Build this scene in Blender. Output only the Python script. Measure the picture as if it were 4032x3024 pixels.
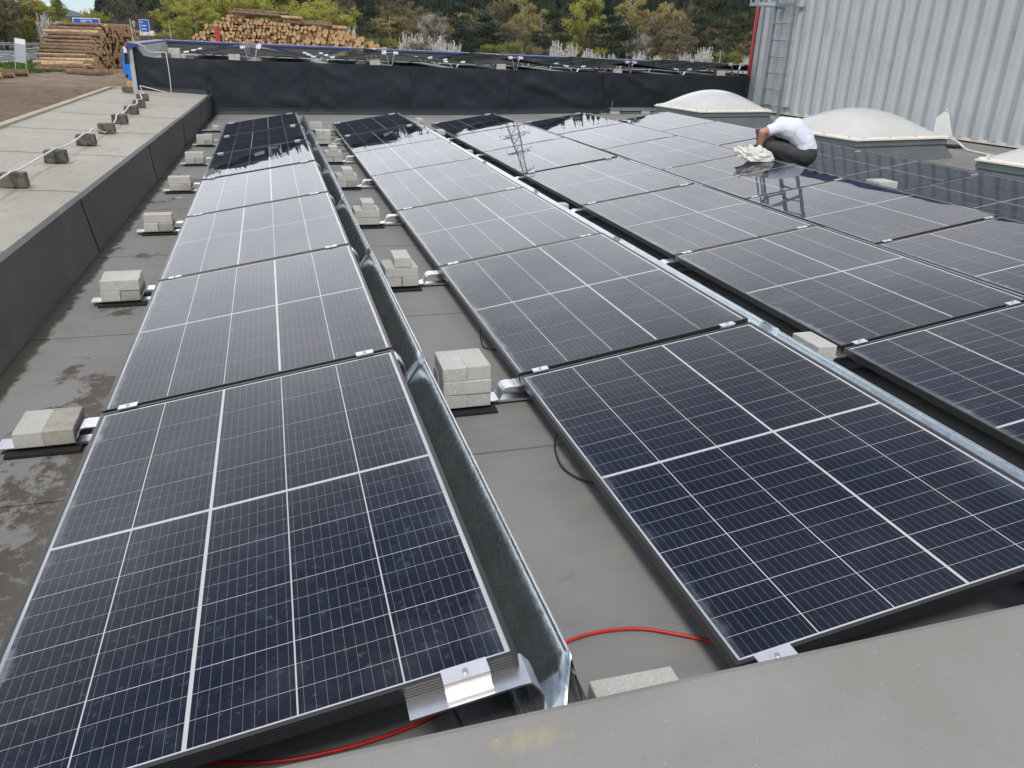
import bpy, bmesh, math, random
import numpy as np
from mathutils import Matrix, Vector, Quaternion, noise

for o in list(bpy.data.objects):
    bpy.data.objects.remove(o)
scene = bpy.context.scene
col = scene.collection
R = math.radians

# ------------------------------------------------------------------ camera
cam_data = bpy.data.cameras.new('camera')
cam_data.sensor_width = 36.0
cam_data.lens = 36.0 * 3115.4 / 4032.0
cam_data.clip_start = 0.05
cam_data.clip_end = 9000
cam = bpy.data.objects.new('camera', cam_data)
col.objects.link(cam)
CAM = Vector((0.699, -1.179, 1.4225))
_yaw, _pitch, _roll = 0.290979, 0.409233, 0.0288837
_f = Vector((math.sin(_yaw) * math.cos(_pitch), math.cos(_yaw) * math.cos(_pitch), -math.sin(_pitch)))
_r0 = Vector((math.cos(_yaw), -math.sin(_yaw), 0))
_u0 = _r0.cross(_f)
_r = _r0 * math.cos(_roll) + _u0 * math.sin(_roll)
_u = _r.cross(_f)
cam.matrix_world = Matrix(((_r.x, _u.x, -_f.x, CAM.x), (_r.y, _u.y, -_f.y, CAM.y), (_r.z, _u.z, -_f.z, CAM.z), (0, 0, 0, 1)))
scene.camera = cam

# ------------------------------------------------------------------ sky and sun
SUN_EL, SUN_AZ = R(57), R(203)      # azimuth clockwise from +Y
world = bpy.data.worlds.new('World')
scene.world = world
world.use_nodes = True
wn, wl = world.node_tree.nodes, world.node_tree.links
wn.clear()
w_out = wn.new('ShaderNodeOutputWorld')
w_bg = wn.new('ShaderNodeBackground')
w_bg.inputs['Strength'].default_value = 0.1
sky = wn.new('ShaderNodeTexSky')
sky.sky_type = 'NISHITA'
sky.sun_disc = False
sky.sun_elevation = SUN_EL
sky.sun_rotation = SUN_AZ
sky.altitude = 400
sky.air_density = 0.7
sky.ozone_density = 3.0
sky.dust_density = 0.25
w_tc = wn.new('ShaderNodeTexCoord')
w_sep = wn.new('ShaderNodeSeparateXYZ')
wl.new(w_tc.outputs['Generated'], w_sep.inputs[0])
w_map = wn.new('ShaderNodeMapping')
w_map.inputs['Scale'].default_value = (1.0, 1.0, 2.6)
wl.new(w_tc.outputs['Generated'], w_map.inputs['Vector'])
w_noise = wn.new('ShaderNodeTexNoise')
w_noise.inputs['Scale'].default_value = 2.3
w_noise.inputs['Detail'].default_value = 7
w_noise.inputs['Roughness'].default_value = 0.52
wl.new(w_map.outputs[0], w_noise.inputs['Vector'])
w_ramp = wn.new('ShaderNodeValToRGB')          # brightness of the cloud deck
w_ramp.color_ramp.elements[0].position = 0.30
w_ramp.color_ramp.elements[0].color = (9.0, 9.1, 9.4, 1)
w_ramp.color_ramp.elements[1].position = 0.70
w_ramp.color_ramp.elements[1].color = (16.0, 16.2, 16.7, 1)
wl.new(w_noise.outputs['Fac'], w_ramp.inputs['Fac'])
def w_range(lo, hi, a, b):
    n = wn.new('ShaderNodeMapRange')
    n.interpolation_type = 'SMOOTHSTEP'
    n.inputs['From Min'].default_value = lo; n.inputs['From Max'].default_value = hi
    n.inputs['To Min'].default_value = a; n.inputs['To Max'].default_value = b
    wl.new(w_sep.outputs['Z'], n.inputs['Value'])
    return n.outputs[0]
def w_math(op, a, b, clamp=False):
    n = wn.new('ShaderNodeMath'); n.operation = op; n.use_clamp = clamp
    for q, v in enumerate((a, b)):
        if isinstance(v, (int, float)): n.inputs[q].default_value = v
        else: wl.new(v, n.inputs[q])
    return n.outputs[0]
w_n2 = wn.new('ShaderNodeTexNoise')            # gaps in the deck: closed low down, more open overhead
w_n2.inputs['Scale'].default_value = 1.7
w_n2.inputs['Detail'].default_value = 6
w_n2.inputs['Roughness'].default_value = 0.55
wl.new(w_map.outputs[0], w_n2.inputs['Vector'])
w_cov = w_math('MULTIPLY', w_range(0.02, 0.085, 0.05, 1.0), w_range(0.34, 0.66, 0.97, 0.22))
w_cov = w_math('ADD', w_cov, w_math('MULTIPLY', w_math('SUBTRACT', w_n2.outputs['Fac'], 0.5), w_range(0.1, 0.6, 0.25, 1.3)), True)
w_mix = wn.new('ShaderNodeMix')
w_mix.data_type = 'RGBA'
wl.new(w_cov, w_mix.inputs['Factor'])
wl.new(sky.outputs[0], w_mix.inputs[6])
wl.new(w_ramp.outputs[0], w_mix.inputs[7])
wl.new(w_mix.outputs[2], w_bg.inputs['Color'])
wl.new(w_bg.outputs[0], w_out.inputs['Surface'])

sun_data = bpy.data.lights.new('sun', 'SUN')
sun_data.energy = 1.8
sun_data.angle = R(14)
sun_data.color = (1.0, 0.94, 0.85)
sun = bpy.data.objects.new('sun', sun_data)
col.objects.link(sun)
_sd = Vector((math.sin(SUN_AZ) * math.cos(SUN_EL), math.cos(SUN_AZ) * math.cos(SUN_EL), math.sin(SUN_EL)))
sun.rotation_euler = _sd.to_track_quat('Z', 'Y').to_euler()
sun.location = _sd * 30

vs = scene.view_settings
vs.view_transform = 'Standard'
vs.look = 'None'
vs.exposure = 0.42
vs.gamma = 1.0
vs.use_curve_mapping = False
scene.render.engine = 'CYCLES'
scene.cycles.use_denoising = True
scene.cycles.use_adaptive_sampling = True
scene.cycles.adaptive_threshold = 0.02
scene.cycles.max_bounces = 7
scene.cycles.diffuse_bounces = 3
scene.cycles.glossy_bounces = 4
scene.cycles.transparent_max_bounces = 12
scene.cycles.caustics_reflective = False
scene.cycles.caustics_refractive = False

# ------------------------------------------------------------------ helpers
def link(o):
    col.objects.link(o)
    return o

def tag(o, label=None, cat=None, group=None, kind=None):
    if label: o['label'] = label
    if cat: o['category'] = cat
    if group: o['group'] = group
    if kind: o['kind'] = kind
    return o

def empty(name, loc=(0, 0, 0), rot=(0, 0, 0)):
    o = bpy.data.objects.new(name, None)
    o.empty_display_size = 0.1
    o.location = loc
    o.rotation_euler = rot
    return link(o)

def put(name, mesh, parent=None, loc=(0, 0, 0), rot=(0, 0, 0), scale=None):
    o = bpy.data.objects.new(name, mesh)
    o.location = loc
    o.rotation_euler = rot
    if scale is not None:
        o.scale = scale if hasattr(scale, '__len__') else (scale,) * 3
    o.parent = parent
    return link(o)

class MB:
    """collects boxes, ribbons, tubes and quads into one mesh"""
    def __init__(self):
        self.v, self.f, self.m = [], [], []
    def face(self, idx, mi=0):
        self.f.append(tuple(idx)); self.m.append(mi)
    def quad(self, a, b, c, d, mi=0):
        n = len(self.v)
        self.v += [tuple(a), tuple(b), tuple(c), tuple(d)]
        self.face((n, n + 1, n + 2, n + 3), mi)
        return self
    def poly(self, pts, mi=0):
        n = len(self.v)
        self.v += [tuple(p) for p in pts]
        self.face(range(n, n + len(pts)), mi)
        return self
    def box(self, x0, x1, y0, y1, z0, z1, mi=0, M=None):
        n = len(self.v)
        c = [(x0, y0, z0), (x1, y0, z0), (x1, y1, z0), (x0, y1, z0), (x0, y0, z1), (x1, y0, z1), (x1, y1, z1), (x0, y1, z1)]
        if M is not None: c = [tuple(M @ Vector(p)) for p in c]
        self.v += c
        for q in ((0, 3, 2, 1), (4, 5, 6, 7), (0, 1, 5, 4), (1, 2, 6, 5), (2, 3, 7, 6), (3, 0, 4, 7)):
            self.face([n + i for i in q], mi)
        return self
    def hexa(self, c, mi=0):
        n = len(self.v)
        self.v += [tuple(p) for p in c]
        for q in ((0, 3, 2, 1), (4, 5, 6, 7), (0, 1, 5, 4), (1, 2, 6, 5), (2, 3, 7, 6), (3, 0, 4, 7)):
            self.face([n + i for i in q], mi)
        return self
    def ribbon(self, prof, y0, y1, t, mi=0):
        """a strip of sheet of thickness t: profile in x,z swept along y"""
        n = len(prof)
        up, dn = [], []
        for i in range(n):
            a = Vector(prof[max(i - 1, 0)]); b = Vector(prof[min(i + 1, n - 1)])
            d = (b - a).normalized(); nn = Vector((-d.y, d.x))
            p = Vector(prof[i])
            up.append(p + nn * t / 2); dn.append(p - nn * t / 2)
        ring = up + dn[::-1]
        b0 = len(self.v)
        self.v += [(q.x, y0, q.y) for q in ring] + [(q.x, y1, q.y) for q in ring]
        L = len(ring)
        for i in range(L):
            j = (i + 1) % L
            self.face((b0 + i, b0 + j, b0 + L + j, b0 + L + i), mi)
        for s in (0, L):
            for i in range(n - 1):
                q = (b0 + s + i, b0 + s + i + 1, b0 + s + L - 2 - i, b0 + s + L - 1 - i)
                self.face(q if s else q[::-1], mi)
        return self
    def tube(self, pts, r, sides=8, mi=0, cap=True):
        pts = [Vector(p) for p in pts]
        rr = r if hasattr(r, '__len__') else [r] * len(pts)
        b0 = len(self.v)
        prev = None
        for i, p in enumerate(pts):
            d = (pts[min(i + 1, len(pts) - 1)] - pts[max(i - 1, 0)]).normalized()
            if prev is None:
                a = Vector((0, 0, 1)) if abs(d.z) < 0.9 else Vector((1, 0, 0))
                u = d.cross(a).normalized()
            else:
                u = (prev - d * prev.dot(d)).normalized()
            prev = u
            w = d.cross(u)
            for k in range(sides):
                an = 2 * math.pi * k / sides
                q = p + (u * math.cos(an) + w * math.sin(an)) * rr[i]
                self.v.append(tuple(q))
        for i in range(len(pts) - 1):
            for k in range(sides):
                k2 = (k + 1) % sides
                self.face((b0 + i * sides + k, b0 + i * sides + k2, b0 + (i + 1) * sides + k2, b0 + (i + 1) * sides + k), mi)
        if cap:
            self.face([b0 + k for k in range(sides)][::-1], mi)
            e = b0 + (len(pts) - 1) * sides
            self.face([e + k for k in range(sides)], mi)
        return self
    def mesh(self, name, mats, smooth=False):
        me = bpy.data.meshes.new(name)
        me.from_pydata(self.v, [], self.f)
        for m in (mats if isinstance(mats, (list, tuple)) else [mats]):
            me.materials.append(m)
        if any(self.m): me.polygons.foreach_set('material_index', self.m)
        if smooth: me.polygons.foreach_set('use_smooth', [True] * len(me.polygons))
        me.update()
        return me
    def build(self, name, mats, parent=None, smooth=False, **k):
        return put(name, self.mesh(name, mats, smooth), parent, **k)

def smooth_path(pts, n=8):
    """Catmull-Rom through the points"""
    P = [Vector(p) for p in pts]
    P = [P[0] * 2 - P[1]] + P + [P[-1] * 2 - P[-2]]
    out = []
    for i in range(1, len(P) - 2):
        for k in range(n):
            t = k / n
            a, b, c, d = P[i - 1], P[i], P[i + 1], P[i + 2]
            out.append(0.5 * ((2 * b) + (c - a) * t + (2 * a - 5 * b + 4 * c - d) * t * t + (3 * b - a - 3 * c + d) * t ** 3))
    out.append(P[-2])
    return out

def bevel_mesh(me, w, seg=1):
    bm = bmesh.new(); bm.from_mesh(me)
    bmesh.ops.bevel(bm, geom=list(bm.edges), offset=w, segments=seg, affect='EDGES', profile=0.5)
    bm.to_mesh(me); bm.free()
    return me

# ------------------------------------------------------------------ materials
class NT:
    def __init__(self, name):
        self.mat = bpy.data.materials.new(name)
        self.mat.use_nodes = True
        self.n, self.l = self.mat.node_tree.nodes, self.mat.node_tree.links
        self.n.clear()
        self.out = self.n.new('ShaderNodeOutputMaterial')
    def node(self, t, ins=None, **props):
        nd = self.n.new('ShaderNode' + t)
        for k, v in props.items(): setattr(nd, k, v)
        for k, v in (ins or {}).items(): self.set(nd.inputs[k], v)
        return nd
    def set(self, sock, v):
        if isinstance(v, bpy.types.NodeSocket): self.l.new(v, sock)
        elif isinstance(v, bpy.types.Node): self.l.new(v.outputs[0], sock)
        else:
            if sock.type == 'RGBA' and hasattr(v, '__len__') and len(v) == 3: v = (*v, 1)
            sock.default_value = v
    def math(self, op, a, b=None, c=None, clamp=False):
        nd = self.n.new('ShaderNodeMath'); nd.operation = op; nd.use_clamp = clamp
        self.set(nd.inputs[0], a)
        if b is not None: self.set(nd.inputs[1], b)
        if c is not None: self.set(nd.inputs[2], c)
        return nd.outputs[0]
    def mix(self, fac, a, b, blend='MIX'):
        nd = self.n.new('ShaderNodeMix'); nd.data_type = 'RGBA'; nd.blend_type = blend
        self.set(nd.inputs[0], fac); self.set(nd.inputs[6], a); self.set(nd.inputs[7], b)
        return nd.outputs[2]
    def coord(self, which='Object'):
        return self.node('TexCoord').outputs[which]
    def noise(self, vec, scale, detail=4, rough=0.5, dist=0.0):
        nd = self.node('TexNoise', {'Scale': scale, 'Detail': detail, 'Roughness': rough, 'Distortion': dist})
        if vec is not None: self.l.new(vec, nd.inputs['Vector'])
        return nd.outputs['Fac']
    def ramp(self, fac, stops):
        nd = self.n.new('ShaderNodeValToRGB')
        cr = nd.color_ramp
        while len(cr.elements) < len(stops): cr.elements.new(0.5)
        for e, (p, c) in zip(cr.elements, stops):
            e.position = p
            e.color = (c, c, c, 1) if not hasattr(c, '__len__') else (*c, 1)
        self.set(nd.inputs['Fac'], fac)
        return nd.outputs[0]
    def scale(self, vec, s):
        nd = self.node('Mapping', {'Scale': s}); self.l.new(vec, nd.inputs['Vector'])
        return nd.outputs[0]
    def bump(self, h, strength=0.3, dist=0.01, normal=None):
        nd = self.node('Bump', {'Strength': strength, 'Distance': dist, 'Height': h})
        if normal is not None: self.l.new(normal, nd.inputs['Normal'])
        return nd.outputs[0]
    def bsdf(self, color, rough=0.6, metal=0.0, normal=None, spec=0.5, **k):
        b = self.node('BsdfPrincipled', {'Base Color': color, 'Roughness': rough, 'Metallic': metal, 'Specular IOR Level': spec})
        for kk, v in k.items(): self.set(b.inputs[kk], v)
        if normal is not None: self.l.new(normal, b.inputs['Normal'])
        self.l.new(b.outputs[0], self.out.inputs['Surface'])
        return b
    def surf(self, sh):
        self.l.new(sh if isinstance(sh, bpy.types.NodeSocket) else sh.outputs[0], self.out.inputs['Surface'])

def var(c, k):
    return tuple(min(1, x * k) for x in c)

def simple(name, c, rough=0.6, metal=0.0, nscale=6.0, amp=0.25, bump=0.0, bscale=60, spec=0.5, coord='Object', **k):
    t = NT(name)
    co = t.coord(coord)
    if coord == 'Object' and k.pop('world', False):
        co = t.node('NewGeometry').outputs['Position']
    n = t.noise(co, nscale, 5, 0.6)
    cc = t.mix(t.ramp(n, [(0.3, 0.0), (0.7, 1.0)]), var(c, 1 - amp), var(c, 1 + amp))
    nm = t.bump(t.noise(co, bscale, 4, 0.6), bump, 0.01) if bump else None
    t.bsdf(cc, rough, metal, nm, spec, **k)
    return t.mat

def pos(t): return t.node('NewGeometry').outputs['Position']

M = {}
M['alu'] = simple('aluminium', (0.78, 0.78, 0.80), 0.32, 1.0, 30, 0.08)
M['alu_clamp'] = simple('aluminium_clamp', (0.82, 0.82, 0.83), 0.38, 0.85, 40, 0.06)
M['frame'] = simple('frame_anodised', (0.030, 0.030, 0.033), 0.34, 0.25, 12, 0.15, 0, 60, 0.6)
M['bolt'] = simple('bolt_steel', (0.55, 0.53, 0.52), 0.35, 1.0, 60, 0.1)
M['backsheet'] = simple('backsheet_white', (0.80, 0.82, 0.84), 0.45, 0, 10, 0.03)
M['rubber'] = simple('rubber_mat', (0.016, 0.016, 0.016), 0.9, 0, 80, 0.4, 0.5, 300)
M['blackcable'] = simple('black_cable', (0.012, 0.012, 0.013), 0.5, 0, 20, 0.2)
M['redcable'] = simple('red_cable', (0.55, 0.022, 0.02), 0.42, 0, 20, 0.12)
M['whitecable'] = simple('white_conductor', (0.62, 0.62, 0.60), 0.5, 0.0, 20, 0.12)
M['whiteplastic'] = simple('white_plastic', (0.66, 0.66, 0.64), 0.45, 0, 8, 0.05)
M['cream'] = simple('cream_plastic', (0.72, 0.69, 0.60), 0.5, 0, 5, 0.08)
M['galv'] = None

def mk_galv(name, c=(0.46, 0.52, 0.545), rough=0.20):
    t = NT(name); co = pos(t)
    n1 = t.noise(t.scale(co, (1, 0.5, 1)), 95, 4, 0.6, 0.3)
    n2 = t.noise(co, 9, 3, 0.5)
    cc = t.mix(t.ramp(n1, [(0.35, 0), (0.68, 1)]), var(c, 0.88), var(c, 1.05))
    cc = t.mix(t.ramp(n2, [(0.4, 0), (0.7, 0.3)]), cc, var(c, 1.6))
    rr = t.ramp(n1, [(0.3, rough * 0.8), (0.7, rough * 1.5)])
    t.bsdf(cc, rr, 0.9, t.bump(n1, 0.05, 0.01))
    return t.mat
M['galv'] = mk_galv('galvanised_sheet')
M['galv_steel'] = mk_galv('galvanised_steel', (0.34, 0.39, 0.43), 0.5)

# --- concrete pavers
def mk_concrete(name, c, dark=0.62, moss=0.0):
    t = NT(name); co = pos(t)
    info = t.node('ObjectInfo').outputs['Random']
    n1 = t.noise(co, 160, 3, 0.7)
    n2 = t.noise(co, 14, 5, 0.6)
    n3 = t.noise(co, 420, 2, 0.5)
    cc = t.mix(t.ramp(n1, [(0.36, 0), (0.66, 1)]), var(c, dark), var(c, 1.12))
    cc = t.mix(t.ramp(n2, [(0.35, 0.45), (0.65, 0)]), cc, var((c[0], c[1] * 0.95, c[2] * 0.82), 0.7))
    cc = t.mix(t.ramp(n3, [(0.62, 0), (0.72, 0.5)]), cc, var(c, 1.45))
    cc = t.mix(t.math('MULTIPLY', info, 0.5), cc, var((c[0], c[1] * 0.97, c[2] * 0.9), 0.72))
    if moss:
        cc = t.mix(t.ramp(n2, [(0.45, 0), (0.6, moss)]), cc, (0.045, 0.045, 0.028))
    t.bsdf(cc, 0.93, 0, t.bump(n1, 0.5, 0.004), 0.2)
    return t.mat
M['paver'] = mk_concrete('paver_concrete', (0.56, 0.555, 0.53), 0.7)
M['paver_old'] = mk_concrete('paver_concrete_weathered', (0.48, 0.465, 0.41), 0.6, 0.22)
M['holder'] = mk_concrete('mossy_concrete', (0.17, 0.165, 0.14), 0.4, 0.85)

# --- roofing membrane of the lower roof
def mk_membrane():
    t = NT('roof_membrane'); co = pos(t)
    sep = t.node('SeparateXYZ'); t.l.new(co, sep.inputs[0])
    x, y = sep.outputs['X'], sep.outputs['Y']
    big = t.noise(co, 0.9, 5, 0.6, 0.4)
    mid = t.noise(t.scale(co, (1, 2.2, 1)), 4.5, 6, 0.62, 0.15)
    fine = t.noise(co, 120, 3, 0.6)
    c = t.mix(t.ramp(big, [(0.3, 0), (0.7, 1)]), (0.195, 0.195, 0.191), (0.268, 0.268, 0.263))
    c = t.mix(t.ramp(mid, [(0.45, 0), (0.72, 0.5)]), c, (0.285, 0.265, 0.225))
    c = t.mix(t.ramp(mid, [(0.25, 0.45), (0.42, 0)]), c, (0.13, 0.13, 0.13))
    # silt left by standing water in the trough beside the raised roof (x < 0.15)
    trough = t.node('MapRange', {'Value': x, 'From Min': 0.25, 'From Max': -0.15, 'To Min': 0, 'To Max': 1})
    silt = t.noise(t.scale(co, (1.3, 1.0, 1)), 2.0, 8, 0.72, 0.2)
    py = t.node('MapRange', {'Value': y, 'From Min': 3.0, 'From Max': 2.3, 'To Min': 0, 'To Max': 1}).outputs[0]
    px = t.node('MapRange', {'Value': x, 'From Min': -0.40, 'From Max': -0.10, 'To Min': 0, 'To Max': 1}).outputs[0]
    lift = t.math('MULTIPLY', t.math('MULTIPLY', py, px), 0.15)
    s1 = t.math('MULTIPLY', trough.outputs[0], t.ramp(t.math('ADD', silt, lift), [(0.575, 0), (0.62, 0.9)]))
    c = t.mix(s1, c, (0.068, 0.058, 0.045))
    flake = t.noise(t.scale(co, (3, 4, 1)), 5, 7, 0.78, 0.3)
    c = t.mix(t.math('MULTIPLY', trough.outputs[0], 0.15), c, (0.15, 0.132, 0.105))
    s2 = t.math('MULTIPLY', trough.outputs[0], t.ramp(flake, [(0.55, 0), (0.60, 0.8)]))
    c = t.mix(s2, c, (0.24, 0.23, 0.20))
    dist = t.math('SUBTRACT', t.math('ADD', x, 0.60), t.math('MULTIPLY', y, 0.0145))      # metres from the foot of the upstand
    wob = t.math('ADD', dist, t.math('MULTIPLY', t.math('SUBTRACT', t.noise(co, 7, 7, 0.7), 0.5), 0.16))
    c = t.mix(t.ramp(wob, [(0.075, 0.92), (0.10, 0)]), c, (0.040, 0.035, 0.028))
    rr = t.ramp(mid, [(0.3, 0.62), (0.7, 0.85)])
    hh = t.math('ADD', t.math('MULTIPLY', fine, 0.25), big)
    t.bsdf(c, rr, 0, t.bump(hh, 0.10, 0.01), 0.12)
    return t.mat
M['membrane'] = mk_membrane()

def mk_sheet(name, a, b, stain, rough=0.7, nscale=1.5, spec=0.35):
    t = NT(name); co = pos(t)
    n = t.noise(t.scale(co, (1, 0.6, 1)), nscale, 6, 0.62, 0.3)
    n2 = t.noise(t.scale(co, (2.4, 0.7, 0.5)), nscale * 3, 6, 0.7, 0.8)
    n3 = t.noise(co, 220, 2, 0.5)
    c = t.mix(t.ramp(n, [(0.3, 0), (0.7, 1)]), a, b)
    c = t.mix(t.ramp(n2, [(0.54, 0), (0.70, 0.75)]), c, stain)
    t.bsdf(c, rough, 0, t.bump(t.math('ADD', n, t.math('MULTIPLY', n3, 0.12)), 0.15, 0.012), spec)
    return t.mat
M['raised'] = mk_sheet('raised_roof_membrane', (0.30, 0.283, 0.238), (0.385, 0.362, 0.308), (0.235, 0.208, 0.155))
M['upstand'] = mk_sheet('upstand_membrane', (0.042, 0.046, 0.047), (0.068, 0.071, 0.068), (0.092, 0.087, 0.073), 0.6)
M['upper'] = mk_sheet('upper_roof_membrane', (0.25, 0.245, 0.235), (0.33, 0.325, 0.31), (0.18, 0.17, 0.15))
M['parapet'] = mk_sheet('parapet_membrane', (0.195, 0.19, 0.175), (0.245, 0.242, 0.232), (0.235, 0.218, 0.17), 0.55, 1.2)

def mk_tarp():
    t = NT('dark_wall_membrane'); co = pos(t)
    big = t.noise(t.scale(co, (0.8, 1, 1.6)), 1.6, 5, 0.6, 0.7)
    weave = t.noise(t.scale(co, (1, 1, 3)), 90, 2, 0.5)
    scuff = t.noise(t.scale(co, (1.3, 1, 0.8)), 2.4, 7, 0.7, 1.2)
    c = t.mix(t.ramp(big, [(0.3, 0), (0.7, 1)]), (0.0095, 0.0135, 0.0190), (0.0165, 0.0215, 0.0285))
    c = t.mix(t.ramp(scuff, [(0.62, 0), (0.78, 0.35)]), c, (0.065, 0.077, 0.087))
    t.bsdf(c, 0.52, 0, t.bump(t.math('ADD', big, t.math('MULTIPLY', weave, 0.05)), 0.25, 0.03), 0.28)
    return t.mat
M['tarp'] = mk_tarp()
M['bluecoping'] = simple('blue_coping', (0.030, 0.052, 0.19), 0.42, 0.1, 2, 0.25)
M['greyflash'] = simple('grey_flashing', (0.36, 0.38, 0.39), 0.5, 0.4, 3, 0.12)
M['wood_edge'] = mk_sheet('weathered_edge_board', (0.33, 0.29, 0.215), (0.43, 0.385, 0.30), (0.16, 0.13, 0.09), 0.85, 3)

# lichen patch and chips on the near parapet
def mk_parapet():
    t = NT('near_parapet_membrane'); co = pos(t)
    big = t.noise(co, 2.2, 5, 0.6, 0.3)
    fine = t.noise(t.scale(co, (1, 1, 1)), 190, 3, 0.6)
    spk = t.node('TexVoronoi', {'Scale': 46.0, 'Randomness': 1.0}); t.l.new(co, spk.inputs['Vector'])
    rnd = t.math('GREATER_THAN', t.node('SeparateColor', {0: spk.outputs['Color']}).outputs[0], 0.62)
    c = t.mix(t.ramp(big, [(0.3, 0), (0.7, 1)]), (0.215, 0.203, 0.178), (0.268, 0.263, 0.248))
    c = t.mix(t.ramp(fine, [(0.3, 0.18), (0.5, 0)]), c, (0.10, 0.10, 0.095))
    dot = t.math('MULTIPLY', t.ramp(spk.outputs['Distance'], [(0.07, 0.75), (0.15, 0)]), rnd)
    c = t.mix(dot, c, (0.33, 0.33, 0.30))
    sep = t.node('SeparateXYZ'); t.l.new(co, sep.inputs[0])
    # a yellow lichen / paint stain near x=1.05, y=-0.24
    dx = t.math('MULTIPLY', t.math('SUBTRACT', sep.outputs['X'], 1.03), 6.5)
    dy = t.math('MULTIPLY', t.math('SUBTRACT', sep.outputs['Y'], -0.235), 22.0)
    d2 = t.math('ADD', t.math('MULTIPLY', dx, dx), t.math('MULTIPLY', dy, dy))
    blot = t.math('SUBTRACT', t.math('SUBTRACT', 1.0, d2), t.math('MULTIPLY', t.noise(co, 42, 7, 0.75), 1.5))
    c = t.mix(t.ramp(blot, [(0.02, 0), (0.40, 0.42)]), c, (0.42, 0.37, 0.13))
    t.bsdf(c, 0.5, 0, t.bump(fine, 0.18, 0.003), 0.4)
    return t.mat
M['near_parapet'] = mk_parapet()

# --- solar cells
CW, CH, CP = 0.2068, 0.0693, 0.0710
def mk_cell(strings):
    t = NT('cell_string_silicon' if strings else 'cell_silicon')
    co = t.coord('Object')
    sep = t.node('SeparateXYZ'); t.l.new(co, sep.inputs[0])
    x, y = sep.outputs['X'], sep.outputs['Y']
    NB = 9
    fx = t.math('FRACT', t.math('MULTIPLY', x, NB / CW))
    dx = t.math('MULTIPLY', t.math('ABSOLUTE', t.math('SUBTRACT', fx, 0.5)), CW / NB)
    bus = t.math('LESS_THAN', dx, 0.00040)
    fing = t.math('LESS_THAN', t.math('FRACT', t.math('MULTIPLY', x, 1 / 0.0026)), 0.10)
    rnd = t.node('ObjectInfo').outputs['Random']
    base = t.mix(rnd, (0.0035, 0.0095, 0.0300), (0.0055, 0.0105, 0.0300))
    base = t.mix(t.ramp(t.noise(pos(t), 3.0, 3, 0.5), [(0.3, 0), (0.7, 1)]), base, (0.0085, 0.0090, 0.0240))
    c = t.mix(t.math('MULTIPLY', fing, 0.22), base, (0.012, 0.017, 0.032))
    c = t.mix(bus, c, (0.25, 0.27, 0.31))
    if strings:
        row = t.math('MULTIPLY', y, 1 / CP)
        fy = t.math('FRACT', row)
        gap = t.math('GREATER_THAN', fy, 1 - 0.0018 / CP)
        third = t.math('LESS_THAN', t.math('MODULO', t.math('FLOOR', row), 3.0), 0.5)
        c = t.mix(gap, c, t.mix(third, (0.22, 0.225, 0.25), (0.46, 0.47, 0.49)))
    t.bsdf(c, 0.5, 0, None, 0.12)
    return t.mat
M['cell'] = mk_cell(False)
M['string'] = mk_cell(True)

def mk_glass():
    t = NT('panel_glass')
    co = t.coord('Object')
    P = pos(t)
    wav = t.noise(P, 2.3, 1, 0.4)
    nm = t.bump(wav, 0.10, 0.010)
    fr = t.node('Fresnel', {'IOR': 1.29}); t.l.new(nm, fr.inputs['Normal'])
    gl = t.node('BsdfGlossy', {'Color': (0.97, 0.98, 1.0), 'Roughness': 0.012}); t.l.new(nm, gl.inputs['Normal'])
    tr = t.node('BsdfTransparent', {'Color': (0.96, 0.965, 0.97)})
    # dust film and the crust of pollen and silt along the low edge
    sep = t.node('SeparateXYZ'); t.l.new(co, sep.inputs[0])
    x = sep.outputs['X']
    streak = t.noise(t.scale(P, (1, 2.5, 1)), 26, 3, 0.7)
    spots = t.noise(P, 55, 2, 0.65)
    blot = t.noise(P, 5.5, 3, 0.6)
    film = t.math('ADD', t.ramp(streak, [(0.45, 0.002), (0.75, 0.020)]), t.ramp(spots, [(0.60, 0.0), (0.76, 0.09)]))
    film = t.math('ADD', film, t.ramp(blot, [(0.58, 0.0), (0.72, 0.03)]))
    low = t.node('MapRange', {'Value': t.math('ADD', x, t.math('MULTIPLY', t.math('SUBTRACT', t.noise(P, 18, 4, 0.7), 0.5), 0.075)), 'From Min': 0.014, 'From Max': 0.044, 'To Min': 1, 'To Max': 0})
    lowf = t.math('MULTIPLY', low.outputs[0], t.ramp(t.noise(P, 3.1, 2, 0.6), [(0.38, 0.06), (0.64, 0.62)]))
    hi = t.node('MapRange', {'Value': x, 'From Min': 1.00, 'From Max': 1.08, 'To Min': 0, 'To Max': 1})
    hif = t.math('MULTIPLY', hi.outputs[0], t.ramp(t.noise(P, 4.5, 2, 0.6), [(0.50, 0.0), (0.66, 0.14)]))
    rndp = t.node('ObjectInfo').outputs['Random']
    film = t.math('MULTIPLY', film, t.math('ADD', t.math('MULTIPLY', rndp, 1.7), 0.5))
    drip = t.noise(t.scale(P, (0.7, 9.0, 1)), 3.2, 4, 0.7)
    film = t.math('ADD', film, t.math('MULTIPLY', t.ramp(drip, [(0.60, 0.0), (0.72, 0.035)]), rndp))
    fac = t.math('MINIMUM', t.math('ADD', t.math('ADD', film, lowf), hif), 0.8)
    dcol = t.mix(lowf, (0.30, 0.36, 0.42), t.mix(t.ramp(t.noise(P, 12, 2, 0.6), [(0.45, 0), (0.62, 1)]), (0.29, 0.34, 0.35), (0.40, 0.345, 0.20)))
    df = t.node('BsdfDiffuse', {'Color': dcol})
    m1 = t.node('MixShader', {0: fac, 1: tr, 2: df})
    m2 = t.node('MixShader', {0: fr.outputs[0], 1: m1, 2: gl})
    t.surf(m2)
    return t.mat
M['glass'] = mk_glass()

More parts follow.
